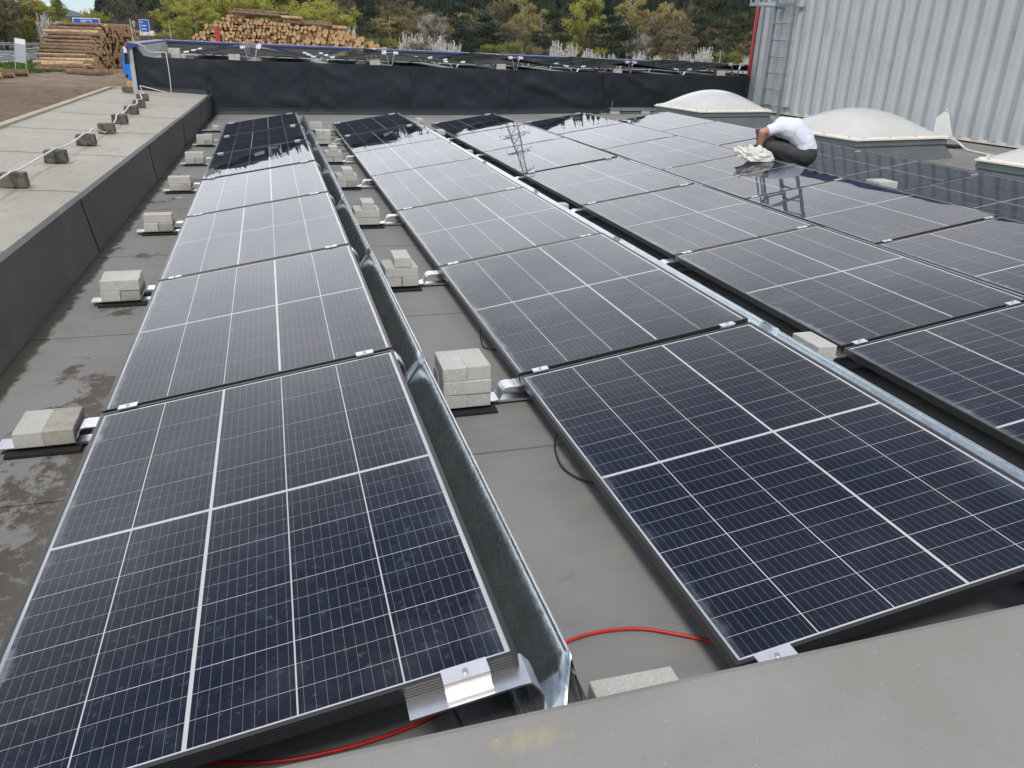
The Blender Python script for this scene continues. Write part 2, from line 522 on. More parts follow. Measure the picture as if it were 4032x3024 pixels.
# ------------------------------------------------------------------ solar panel meshes
PY, PW, PL = 1.774, 1.096, 1.754
TILT = 0.158188
def panel_meshes():
    d = {}
    b = MB()
    b.box(0, 0.011, 0, PL, -0.035, 0).box(PW - 0.011, PW, 0, PL, -0.035, 0)
    b.box(0.011, PW - 0.011, 0, 0.011, -0.035, -0.0002).box(0.011, PW - 0.011, PL - 0.011, PL, -0.035, -0.0002)
    for k in range(4):      # ribs on the outer faces
        z = -0.007 - k * 0.007
        b.box(0.0115, PW - 0.0115, -0.0008, 0.0005, z - 0.0018, z).box(PW - 0.0005, PW + 0.0008, 0.0115, PL - 0.0115, z - 0.0018, z)
    d['frame'] = b.mesh('frame', M['frame'])
    d['backsheet'] = MB().box(0.0112, PW - 0.0112, 0.0112, PL - 0.0112, -0.010, -0.0060).mesh('backsheet', M['backsheet'])
    d['underside_shade'] = MB().box(0.0115, PW - 0.0115, 0.0115, PL - 0.0115, -0.0125, -0.0102).mesh('underside_shade', M['rubber'])  # added dark sheet: shade beneath the panel put in as colour
    d['glass'] = MB().quad((0.0112, 0.0112, -0.0022), (PW - 0.0112, 0.0112, -0.0022), (PW - 0.0112, PL - 0.0112, -0.0022), (0.0112, PL - 0.0112, -0.0022)).mesh('glass', M['glass'])
    d['cell'] = MB().box(0, CW, 0, CH, 0, 0.0006).mesh('cell', M['cell'])
    d['cell3'] = MB().box(0, CW, 0.0009, CH, 0, 0.0006).mesh('cell', M['cell'])
    d['string'] = MB().box(0, CW, 0, 12 * CP - 0.0012, 0, 0.0009).mesh('cell_string', M['string'])
    return d
PM = panel_meshes()
def string_spots(flip):
    """corner of each of the ten blocks; the wide gap lies after column 2 or 3"""
    out = []
    gaps = [0.0036, 0.0095, 0.0036, 0.0036] if not flip else [0.0036, 0.0036, 0.0095, 0.0036]
    x = 0.0203
    for c in range(5):
        for h in range(2):
            y = 0.0200 if h == 0 else PL - 0.0200 - (12 * CP - 0.0012)
            out.append((x, y))
        if c < 4: x += CW + gaps[c]
    return out

def solar_panel(loc, tilt, flip, near, label, group, rotz=0.0, dt=0.0):
    root = empty('solar_panel', loc, (0, 0, 0))
    root.rotation_euler = (Matrix.Rotation(rotz, 3, 'Z') @ Matrix.Rotation(-tilt, 3, 'Y') @ Matrix.Rotation(dt, 3, 'X')).to_euler()
    tag(root, label, 'solar panel', group)
    put('frame', PM['frame'], root)
    put('backsheet', PM['backsheet'], root)
    put('underside_shade', PM['underside_shade'], root)
    put('glass', PM['glass'], root)
    for (x, y) in string_spots(flip):
        if near:
            for k in range(12):
                put('cell', PM['cell'] if k % 3 else PM['cell3'], root, (x, y + k * CP, -0.0059))
        else:
            put('cell_string', PM['string'], root, (x, y, -0.0059))
    return root

# ================================================================== the lower roof
def roof_z(x):
    return 0.0 if x < 4.4 else 0.018 * (x - 4.4)

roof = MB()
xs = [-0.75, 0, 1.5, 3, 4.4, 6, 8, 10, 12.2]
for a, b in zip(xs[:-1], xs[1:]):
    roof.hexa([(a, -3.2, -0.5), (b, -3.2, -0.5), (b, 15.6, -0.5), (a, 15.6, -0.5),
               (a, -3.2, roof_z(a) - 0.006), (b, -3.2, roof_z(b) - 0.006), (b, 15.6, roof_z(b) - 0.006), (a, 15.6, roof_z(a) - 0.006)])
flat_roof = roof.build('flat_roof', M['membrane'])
tag(flat_roof, 'grey membrane flat roof under the rows of solar panels', kind='structure')
seams = [-0.28 + 1.64 * k for k in range(10)] + [15.47]
for y0, y1 in zip(seams[:-1], seams[1:]):
    s = MB()
    for a, b in zip(xs[:-1], xs[1:]):
        za, zb = roof_z(a), roof_z(b)
        s.hexa([(a, y0 + 0.003, za - 0.005), (b, y0 + 0.003, zb - 0.005), (b, y1 - 0.003, zb - 0.005), (a, y1 - 0.003, za - 0.005),
                (a, y0 + 0.003, za + 0.001), (b, y0 + 0.003, zb + 0.001), (b, y1 - 0.003, zb - 0.002), (a, y1 - 0.003, za - 0.002)])
    s.build('roof_sheet', M['membrane'], flat_roof)

# near parapet in front of the photographer
pp = MB()
prof = [(-0.168, -0.3), (-0.168, 0.285), (-0.176, 0.303), (-0.192, 0.311), (-0.215, 0.313), (-0.9, 0.296), (-0.9, -0.3)]
X0, X1 = -0.75, 12.2
DY = lambda x: 0.010 + 0.016 * (x - 1.2)
prof = [(y, z + 0.014) for y, z in prof]
for i in range(len(prof) - 1):
    (a, za), (b, zb) = prof[i], prof[i + 1]
    pp.quad((X0, b + DY(X0), zb), (X0, a + DY(X0), za), (X1, a + DY(X1), za), (X1, b + DY(X1), zb))
pp.poly([(X0, y + DY(X0), z) for y, z in prof]).poly([(X1, y + DY(X1), z) for y, z in prof][::-1])
o = pp.build('parapet', M['near_parapet'])
tag(o, 'low grey membrane parapet with a yellow stain beside the first panels', 'parapet')

# ================================================================== raised roof strip on the left
def rz(x):            # its top rises gently to the outer edge
    return 0.352 + (-0.45 - x) * 0.057
def inner_x(y):       # top inner edge, slightly out of line with the panel rows
    return -0.335 - (15.5 - y) * 0.0235
def base_x(y):
    return -0.375 - (15.5 - y) * 0.0145
raised = empty('raised_roof', (-1.2, 8, -0.4))
tag(raised, 'raised light grey membrane roof strip with dark upstand beside the first panel row', 'roof')
OX = -2.02
core = MB()
ys = [-4.0, 2.0, 8.0, 15.46]
for a, b in zip(ys[:-1], ys[1:]):
    core.hexa([(OX, a, -1.6), (base_x(a) - 0.02, a, -1.6), (base_x(b) - 0.02, b, -1.6), (OX, b, -1.6),
               (OX, a, rz(OX) - 0.01), (inner_x(a) - 0.02, a, rz(inner_x(a)) - 0.012), (inner_x(b) - 0.02, b, rz(inner_x(b)) - 0.012), (OX, b, rz(OX) - 0.01)])
core.build('core', M['upstand'], raised, loc=(1.2, -8, 0.4))
rs = [-4.0, -2.3, -0.4, 1.5, 3.35, 5.08, 6.92, 8.76, 10.62, 12.54, 14.4, 15.46]
rnd = random.Random(4)
for a, b in zip(rs[:-1], rs[1:]):
    s = MB(); N = 6
    a2, b2 = a + 0.004, b - 0.004
    for i in range(N):
        t0, t1 = i / N, (i + 1) / N
        def P(t, y, dz):
            x = OX + (inner_x(y) - OX) * t
            return (x, y, rz(x) + dz + 0.004 * math.sin(x * 9 + y * 3))
        c = [P(t0, a2, -0.009), P(t1, a2, -0.009), P(t1, b2, -0.009), P(t0, b2, -0.009), P(t0, a2, 0.005), P(t1, a2, 0.005), P(t1, b2, -0.001), P(t0, b2, -0.001)]
        s.hexa(c)
    s.build('roof_sheet', M['raised'], raised, loc=(1.2, -8, 0.4))
us = [-4.0, -0.9, 1.9, 4.79, 7.8, 10.74, 13.2, 15.46]
for a, b in zip(us[:-1], us[1:]):
    s = MB(); N, Kz = 10, 5
    grid = []
    for i in range(N + 1):
        y = a + 0.004 + (b - a - 0.008) * i / N
        row = []
        for k in range(Kz + 1):
            t = k / Kz
            x = base_x(y) + (inner_x(y) - base_x(y)) * t
            z = rz(inner_x(y)) * t + 0.002
            bul = 0.012 * noise.noise(Vector((y * 1.6, z * 4, 3.1))) * math.sin(math.pi * t)
            foot = 0.006 * max(0, 1 - t * 6)
            row.append((x + bul + foot + 0.004 * (1 - i / N), y, z + 0.006 * (k == Kz)))
        grid.append(row)
    for i in range(N):
        for k in range(Kz):
            s.quad(grid[i][k], grid[i + 1][k], grid[i + 1][k + 1], grid[i][k + 1])
        s.quad(grid[i][Kz], grid[i + 1][Kz], (grid[i + 1][Kz][0] - 0.05, grid[i + 1][Kz][1], grid[i + 1][Kz][2] + 0.002), (grid[i][Kz][0] - 0.05, grid[i][Kz][1], grid[i][Kz][2] + 0.002))
    s.build('upstand_sheet', M['upstand'], raised, smooth=False, loc=(1.2, -8, 0.4))
rnd = random.Random(11)
yb = -4.0
while yb < 15.4:
    L = min(2.4, 15.45 - yb)
    z = rz(OX)
    MB().box(OX - 0.085, OX + 0.012, yb + 0.004, yb + L - 0.004, z - 0.07, z + 0.030 + rnd.uniform(-.003, .003)).build('edge_board', M['wood_edge'], raised, loc=(1.2, -8, 0.4))
    yb += L
MB().box(OX - 0.06, -1.60, 15.462, 15.53, rz(OX) - 0.09, rz(OX) + 0.030).build('edge_board', M['wood_edge'], raised, loc=(1.2, -8, 0.4))

# ================================================================== dark wall and the upper roof behind
def wt(x):            # top edge of the wall
    return 0.965 - 0.0145 * (x + 0.8) if x < 8.3 else 0.835
WALLY = 15.5
wall = empty('membrane_wall', (4.8, 15.6, 0))
tag(wall, 'dark blue-grey membrane covered wall across the end of the panel rows', 'wall')
OFF = (-4.8, -15.6, 0)
b = MB()
b.hexa([(-1.58, 15.53, -1.6), (11.1, 15.53, -1.6), (11.1, 15.72, -1.6), (-1.58, 15.72, -1.6),
        (-1.58, 15.53, wt(-1.58) - 0.02), (11.1, 15.53, wt(11.1) - 0.02), (11.1, 15.72, wt(11.1) - 0.02), (-1.58, 15.72, wt(-1.58) - 0.02)])
b.build('core', M['tarp'], wall, loc=OFF)
wse = [-1.58, -0.30, 1.40, 3.44, 5.48, 7.54, 9.4, 11.08]
for wi, (a, bb) in enumerate(zip(wse[:-1], wse[1:])):
    s = MB(); N, Kz = 34, 16
    g = []
    for i in range(N + 1):
        x = a + (bb - a) * i / N
        zb = 0.0 if x > -0.4 else rz(x)
        if x > 4.4: zb = roof_z(x)
        row = []
        for k in range(Kz + 1):
            t = k / Kz
            z = zb + (wt(x) - zb) * t
            env = math.sin(math.pi * min(1, t * 1.02)) ** 0.6
            w1 = noise.noise(Vector((x * 1.7 + 3, z * 2.6 + x * 0.9, wi * 3.7)))
            w2 = noise.noise(Vector((x * 5.1 - z * 3.0, z * 4.1, 7 + wi)))
            fold = max(0, noise.noise(Vector((x * 2.2 + z * 3.1, z * 1.2 - x * 0.7, 20 + wi)))) ** 1.5
            dy = (0.034 * w1 + 0.010 * w2 - 0.075 * fold) * env
            foot = 0.05 * max(0, 1 - t * 7) ** 2
            row.append((x, WALLY - 0.012 + dy - foot + 0.006 * (i / N), z))
        g.append(row)
    for i in range(N):
        for k in range(Kz):
            s.quad(g[i][k], g[i + 1][k], g[i + 1][k + 1], g[i][k + 1])
        p0, p1 = g[i][Kz], g[i + 1][Kz]
        s.quad(p0, p1, (p1[0], 15.56, p1[2] + 0.004), (p0[0], 15.56, p0[2] + 0.004))
    s.build('membrane_sheet', M['tarp'], wall, smooth=True, loc=OFF)
    # raised welt over the seam
    x = bb
    if wi < 6:
        zb = 0 if x > -0.4 else rz(x)
        MB().box(x - 0.022, x + 0.022, 15.476, 15.486, max(zb, roof_z(x)) + 0.02, wt(x) - 0.03).build('seam_strip', M['tarp'], wall, loc=OFF)
# left end: grey corner flashing
MB().hexa([(-1.68, 15.44, -1.4), (-1.60, 15.42, -1.4), (-1.60, 15.72, -1.4), (-1.68, 15.72, -1.4),
           (-1.66, 15.46, 1.12), (-1.585, 15.44, 1.12), (-1.585, 15.72, 1.12), (-1.66, 15.72, 1.12)]).build('corner_flashing', M['greyflash'], wall, loc=OFF)

def uz(x):            # level of the upper roof
    return wt(x) - 0.02
YB = 20.0
upper = MB()
ux = [-1.45, 2, 5, 8.3, 14.0]
for a, c in zip(ux[:-1], ux[1:]):
    upper.hexa([(a, 15.56, -1.6), (c, 15.56, -1.6), (c, YB, -1.6), (a, YB, -1.6), (a, 15.56, uz(a)), (c, 15.56, uz(c)), (c, YB, uz(c)), (a, YB, uz(a))])
o = upper.build('upper_roof', M['upper'])
tag(o, 'higher grey flat roof carrying the tent shaped panels', kind='structure')
def cz(x):            # far coping
    return 1.235 - 0.0165 * (x + 1.3)
up_par = empty('roof_parapet', (5, 20, 0))
tag(up_par, 'low roof parapet with dark blue coping behind the tent shaped panels', 'parapet')
OFP = (-5, -20, 0)
MB().hexa([(-1.45, YB - 0.02, 0.4), (14.0, YB - 0.02, 0.2), (14.0, YB + 0.16, 0.2), (-1.45, YB + 0.16, 0.4),
           (-1.45, YB + 0.06, cz(-1.45) - 0.02), (14.0, YB + 0.06, cz(14) - 0.02), (14.0, YB + 0.16, cz(14) - 0.02), (-1.45, YB + 0.16, cz(-1.45) - 0.02)]).build('upstand', M['upstand'], up_par, loc=OFP)
for a in range(5):
    xa, xb = -1.5 + a * 3.1, -1.5 + (a + 1) * 3.1 - 0.006
    MB().hexa([(xa, YB + 0.03, cz(xa) - 0.05), (xb, YB + 0.03, cz(xb) - 0.05), (xb, YB + 0.20, cz(xb) - 0.07), (xa, YB + 0.20, cz(xa) - 0.07),
               (xa, YB + 0.03, cz(xa) - 0.012), (xb, YB + 0.03, cz(xb) - 0.012), (xb, YB + 0.20, cz(xb)), (xa, YB + 0.20, cz(xa))]).build('coping', M['bluecoping'], up_par, loc=OFP)
# left side of the upper roof: sloped parapet with coping, dropping at the front
MB().hexa([(-1.56, 15.56, 0.5), (-1.38, 15.56, 0.9), (-1.38, YB, 0.9), (-1.56, YB, 0.5),
           (-1.56, 15.56, 1.19), (-1.50, 15.56, 1.17), (-1.47, YB, 1.20), (-1.56, YB, 1.22)]).build('upstand', M['upper'], up_par, loc=OFP)
MB().poly([(-1.57, 15.49, 0.5), (-1.57, 15.49, 1.20), (-1.42, 15.49, 1.0), (-1.30, 15.49, 0.975), (-1.30, 15.49, 0.5)][::-1]).build('end_cheek', M['tarp'], up_par, loc=OFP)
MB().hexa([(-1.66, 15.42, 1.105), (-1.50, 15.42, 1.15), (-1.47, YB + 0.2, 1.19), (-1.66, YB + 0.2, 1.15),
           (-1.66, 15.42, 1.215), (-1.50, 15.42, 1.195), (-1.47, YB + 0.2, 1.225), (-1.66, YB + 0.2, 1.24)]).build('coping', M['bluecoping'], up_par, loc=OFP)
MB().box(-1.672, -1.662, 15.42, YB, 0.9, 1.16).build('fascia', M['bluecoping'], up_par, loc=OFP)

# ================================================================== rows of solar panels
ORD = ['first', 'second', 'third', 'fourth', 'fifth', 'sixth', 'seventh', 'eighth']
ROWX = [0.0, 1.618, 3.236, 4.846, 6.442]
ROWZ = [0.12, 0.12, 0.12, 0.14, 0.158]
ROWY = [0.0, 0.0145, 0.0146, 0.0, 0.0]
FLIP = {(0, 0): 0, (0, 1): 1, (0, 2): 0, (0, 3): 1, (0, 4): 1, (0, 5): 0, (0, 6): 1}
rnd = random.Random(7)
for i in range(5):
    for k in range(7):
        flip = FLIP.get((i, k), (k + i + (k * i) % 3) % 2)
        near = k < 2 and i < 3
        dt = rnd.uniform(-1, 1) * 0.0035
        tl = TILT + rnd.uniform(-1, 1) * 0.004
        lab = 'dark solar panel in the %s row from the raised strip, %s from the wall' % (ORD[i], ORD[6 - k])
        solar_panel((ROWX[i], ROWY[i] + k * PY + 0.010, ROWZ[i]), tl, flip, near, lab, 'tilted solar panels on the lower roof', dt=dt)

# mounting brackets: a strip of aluminium with a low foot and a tall rear leg, clamps on top
ST, CT = math.sin(TILT), math.cos(TILT)
def on_panel(u, n, x0, z0):
    return (x0 + u * CT - n * ST, z0 + u * ST + n * CT)
def bracket_meshes():
    d = {}
    lo = [(-0.355, 0.026), (-0.115, 0.026), (-0.098, 0.030), (-0.090, 0.042), (-0.080, 0.066), (-0.070, 0.078), (-0.055, 0.082), (-0.02, 0.0815), (0.10, 0.0990)]
    d['low_foot'] = MB().ribbon(lo, -0.042, 0.042, 0.005).mesh('low_foot', M['alu'], False)
    hi = [on_panel(0.86, -0.038, 0, 0.12), on_panel(1.085, -0.038, 0, 0.12), on_panel(1.105, -0.040, 0, 0.12), (1.116, 0.232), (1.124, 0.215), (1.132, 0.05), (1.140, 0.030), (1.16, 0.026), (1.20, 0.026)]
    d['short_foot'] = MB().ribbon([(0.012, 0.026), (0.05, 0.030), (0.062, 0.06), (0.075, 0.0935), (0.16, 0.1075)], -0.0, 0.060, 0.005).mesh('low_foot', M['alu'], False)
    d['rear_leg'] = MB().ribbon(hi, -0.042, 0.042, 0.005).mesh('rear_leg', M['alu'], False)
    d['base_rail'] = MB().box(-0.10, 1.13, -0.028, 0.028, 0.012, 0.0228).mesh('base_rail', M['alu'])
    # mid clamp: channel between two panels with lips over both frames and a bolt
    c = MB().box(-0.032, 0.032, -0.0085, 0.0085, -0.030, 0.0022).box(-0.034, 0.034, -0.0165, -0.0086, 0.0008, 0.0045).box(-0.034, 0.034, 0.0086, 0.0165, 0.0008, 0.0045).box(-0.034, 0.034, -0.0085, 0.0085, 0.0023, 0.0040)
    d['clamp'] = c.mesh('clamp', M['alu_clamp'])
    d['bolt'] = MB().tube([(0, 0, 0.0035), (0, 0, 0.0095)], 0.0062, 10).mesh('bolt', M['bolt'])
    e = MB().box(-0.047, 0.047, -0.034, -0.0008, -0.036, -0.032).box(-0.047, 0.047, -0.0245, -0.0205, -0.032, -0.006).box(-0.047, 0.047, -0.030, 0.010, -0.001, 0.0035)
    e.box(-0.047, 0.047, -0.030, -0.026, -0.012, -0.001)
    d['end_clamp'] = e.mesh('end_clamp', M['alu_clamp'])
    return d
BM_ = bracket_meshes()
def bracket(i, k):
    x0, y0 = ROWX[i], ROWY[i] + k * PY
    dz = ROWZ[i] - 0.12
    r = empty('mounting_bracket', (x0, y0, dz))
    where = 'at the parapet end' if k == 0 else ('at the wall end' if k == 7 else 'at %s joint from the wall' % ORD[6 - k])
    tag(r, 'aluminium bracket of the %s row from the raised strip, %s' % (ORD[i], where), 'bracket', 'mounting brackets of the panel rows')
    for n in ('low_foot', 'rear_leg', 'base_rail'):
        put(n, BM_['short_foot' if n == 'low_foot' and k == 0 and i > 0 else n], r)
    for u in (0.095, 0.985):
        px, pz = on_panel(u, 0.0, 0, 0.12)
        if 0 < k < 7:
            c = put('clamp', BM_['clamp'], r, (px, 0, pz), (0, -TILT, 0))
        else:
            c = put('clamp', BM_['end_clamp'], r, (px, 0.010 if k == 0 else -0.010, pz), (0, -TILT, 0 if k == 0 else 0))
            if k == 7: c.scale = (1, -1, 1)
        bl = put('bolt', BM_['bolt'], c, (0, 0 if 0 < k < 7 else -0.014, 0))
    return r
for i in range(5):
    for k in range(8):
        bracket(i, k)

# wind deflectors behind the high edges
dprof = [(1.088, 0.118), (1.102, 0.112), (1.122, 0.136), (1.150, 0.180), (1.178, 0.222), (1.194, 0.2440), (1.1985, 0.2470), (1.2000, 0.2550), (1.2035, 0.2550), (1.2075, 0.2440), (1.236, 0.14), (1.262, 0.034), (1.285, 0.028)]
for i in range(5):
    for k in range(7):
        b = MB()
        lap = 0.006 * (k % 2)
        pr = [(x + lap * 0.4, z + lap * 0.6) for x, z in dprof]
        ya, yb_ = (-0.10 if k == 0 else -0.06), PY + (0.06 if k < 6 else 0.02)
        pts = []
        N = 14
        for j in range(N + 1):
            y = ya + (yb_ - ya) * j / N
            ring = []
            for q, (x, z) in enumerate(pr):
                # slight dents and the press of the bracket
                d = 0.0006 * noise.noise(Vector((y * 1.1 + i * 9, x * 5, k * 3.3)))
                press = (0.009 * (5 - q) / 3) * math.exp(-((y - 0.02) / 0.05) ** 2) if 1 < q < 5 else 0
                yy = y
                if j == 0 and k == 0: yy = y + max(0, (x - 1.15)) * 2.2
                ring.append((x + d * 0.5, yy, z + d + press))
            pts.append(ring)
        K = len(pr)
        b.v = [p_ for ring in pts for p_ in ring]
        for j in range(N):
            for q in range(K - 1):
                b.face((j * K + q, j * K + q + 1, (j + 1) * K + q + 1, (j + 1) * K + q))
        o = b.build('wind_deflector', M['galv'], loc=(ROWX[i], ROWY[i] + k * PY, ROWZ[i] - 0.12), smooth=False)
        for pgn in o.data.polygons: pgn.use_smooth = True
        md = o.modifiers.new('thickness', 'SOLIDIFY'); md.thickness = 0.0016
        tag(o, 'galvanised deflector of the %s row from the raised strip, %s panel from the wall' % (ORD[i], ORD[6 - k]), 'deflector', 'galvanised wind deflectors')

# ------------------------------------------------------------------ ballast pavers on rubber mats
PV = bevel_mesh(MB().box(-0.05, 0.05, -0.1, 0.1, 0, 0.0598).mesh('paver', M['paver']), 0.0028)
PVO = bevel_mesh(MB().box(-0.05, 0.05, -0.1, 0.1, 0, 0.0598).mesh('paver_weathered', M['paver_old']), 0.0028)
MATM = MB().box(-0.125, 0.125, -0.115, 0.115, 0.0015, 0.0118).mesh('rubber_mat', M['rubber'])
prnd = random.Random(21)
def paver(x, y, z, along_x, label, group, old=False):
    o = put('concrete_paver', PVO if old else PV, None, (x, y, z), (0, 0, (math.pi / 2 if along_x else 0) + prnd.uniform(-.025, .025)))
    return tag(o, label, 'paver', group)
def stack(cx, cy, z0, layers, label, mat=True, old=()):
    g = 'pavers of ' + label
    if mat:
        m = put('rubber_mat', MATM, None, (cx + prnd.uniform(-.01, .01), cy - 0.01, z0 - 0.028 + 0.0005))
        tag(m, 'black rubber mat under ' + label, 'mat', 'rubber mats under the ballast')
    names = {1: ['single'], 2: ['bottom', 'top'], 3: ['bottom', 'middle', 'top'], 4: ['bottom', 'second', 'third', 'top']}[len(layers)]
    for n, L in enumerate(layers):
        z = z0 + n * 0.0602
        j = lambda: prnd.uniform(-.004, .004)
        q = n in old
        lab = names[n] + ' paver%s, ' + label
        if L == 'YY':
            paver(cx - 0.0505 + j(), cy + j(), z, False, lab % ' away from its panel', g); paver(cx + 0.0515 + j(), cy + j(), z, False, lab % ' beside its panel', g, q)
        elif L == 'XX':
            paver(cx + j(), cy - 0.0505 + j(), z, True, lab % ' facing the parapet', g); paver(cx + j(), cy + 0.0515 + j(), z, True, lab % ' facing the wall', g)
        elif L == 'X':
            paver(cx + j(), cy - 0.02 + j(), z, True, lab % '', g)
        elif L == 'Y':
            paver(cx + 0.01 + j(), cy + j(), z, False, lab % '', g)
        elif L == 'y':
            paver(cx + 0.05 + j(), cy + j(), z, False, lab % '', g)
ZB = 0.0288
left_lay = {1: ['YY'], 2: ['YY', 'XX'], 3: ['YY', 'X'], 4: ['YY', 'X'], 5: ['YY', 'X'], 6: ['YY', 'X'], 7: ['y']}
for k, L in left_lay.items():
    w = 'end pile' if k == 7 else '%s pile' % ORD[7 - k]
    stack(-0.192, k * PY + 0.045, ZB, L, '%s from the wall beside the raised strip' % w, old=(0,))
mid_lay = {1: ['YY', 'XX', 'YY'], 2: ['YY', 'XX', 'Y'], 3: ['YY', 'XX', 'Y'], 4: ['YY', 'XX', 'Y'], 5: ['YY', 'XX', 'Y'], 6: ['YY', 'XX', 'YY'], 7: ['YY', 'X']}
for k, L in mid_lay.items():
    w = 'end pile' if k == 7 else '%s pile' % ORD[7 - k]
    stack(1.618 - 0.245, k * PY + 0.03, ZB, L, '%s from the wall between first and second row' % w, old=(0,) if k == 4 else ())
stack(1.365, -0.045, 0.004, ['XX', 'XX'], 'low pile against the stained parapet')
for k, L in {1: ['YY', 'XX', 'y'], 3: ['YY', 'X'], 5: ['YY', 'X'], 6: ['YY', 'X', 'y'], 7: ['YY', 'X', 'y']}.items():
    w = 'end pile' if k == 7 else '%s pile' % ORD[7 - k]
    stack(3.236 - 0.245, k * PY - (0.02 if k == 1 else 0), ZB - (0.024 if k == 1 else 0), L, '%s from the wall between second and third row' % w)
stack(6.20, 3 * PY - 0.14, ZB + 0.035, ['YY', 'XX', 'XX', 'XX'], 'tall pile between fourth and fifth row')

# ------------------------------------------------------------------ cables
def cable(name, pts, r, mat, label, cat, group=None, n=10, sides=8):
    o = MB().tube(smooth_path(pts, n), r, sides).build(name, mat, smooth=True)
    return tag(o, label, cat, group)
cable('red_cable', [(0.30, 0.20, 0.012), (0.55, 0.125, 0.012), (0.72, 0.115, 0.012), (0.87, 0.138, 0.010), (1.00, 0.18, 0.010), (1.16, 0.245, 0.010), (1.29, 0.305, 0.010), (1.40, 0.325, 0.010), (1.51, 0.312, 0.010), (1.60, 0.268, 0.010), (1.68, 0.215, 0.010), (1.82, 0.10, 0.010), (2.0, 0.0, 0.012), (2.2, -0.05, 0.02)], 0.0046, M['redcable'],
      'red cable arching across the grey roof between first and second row', 'cable')
cable('black_cable', [(1.72, 1.42, 0.07), (1.645, 1.37, 0.03), (1.613, 1.27, 0.010), (1.607, 1.15, 0.010), (1.66, 1.05, 0.010), (1.74, 1.0, 0.03), (1.80, 1.0, 0.07)], 0.0032, M['blackcable'],
      'thin black cable loop under the second row panel nearest the parapet', 'cable', 'black cable loops')
cable('black_cable', [(1.70, 2.60, 0.08), (1.645, 2.57, 0.05), (1.622, 2.44, 0.012), (1.65, 2.385, 0.010), (1.70, 2.37, 0.010), (1.78, 2.37, 0.03)], 0.0032, M['blackcable'],
      'thin black cable loop under the second row beside the three-layer paver pile', 'cable', 'black cable loops')
cable('black_cable', [(1.70, 7.55, 0.08), (1.63, 7.45, 0.03), (1.60, 7.36, 0.010), (1.66, 7.28, 0.010), (1.75, 7.3, 0.02)], 0.0035, M['blackcable'],
      'thin black cable loop hanging below the second row halfway to the dark wall', 'cable', 'black cable loops')
for yy in (9.85, 11.25, 11.75):
    cable('black_cable', [(1.30, yy, 0.010), (1.45, yy + 0.02, 0.010), (1.62, yy + 0.09, 0.012), (1.75, yy + 0.13, 0.02)], 0.005, M['blackcable'],
          'straight black cable crossing the roof gap near the dark wall', 'cable', 'black cables crossing the gap')
cable('black_cable', [(3.02, 3.2, 0.010), (3.12, 3.22, 0.010), (3.24, 3.2, 0.012), (3.34, 3.25, 0.03)], 0.004, M['blackcable'],
      'black cable end poking from under the third panel row', 'cable')
cable('black_cable', [(1.012, -0.14, 0.01), (1.0, -0.02, 0.02), (0.97, 0.10, 0.08), (0.92, 0.2, 0.16)], 0.0045, M['blackcable'],
      'black cable hanging below the first panel end clamp', 'cable')


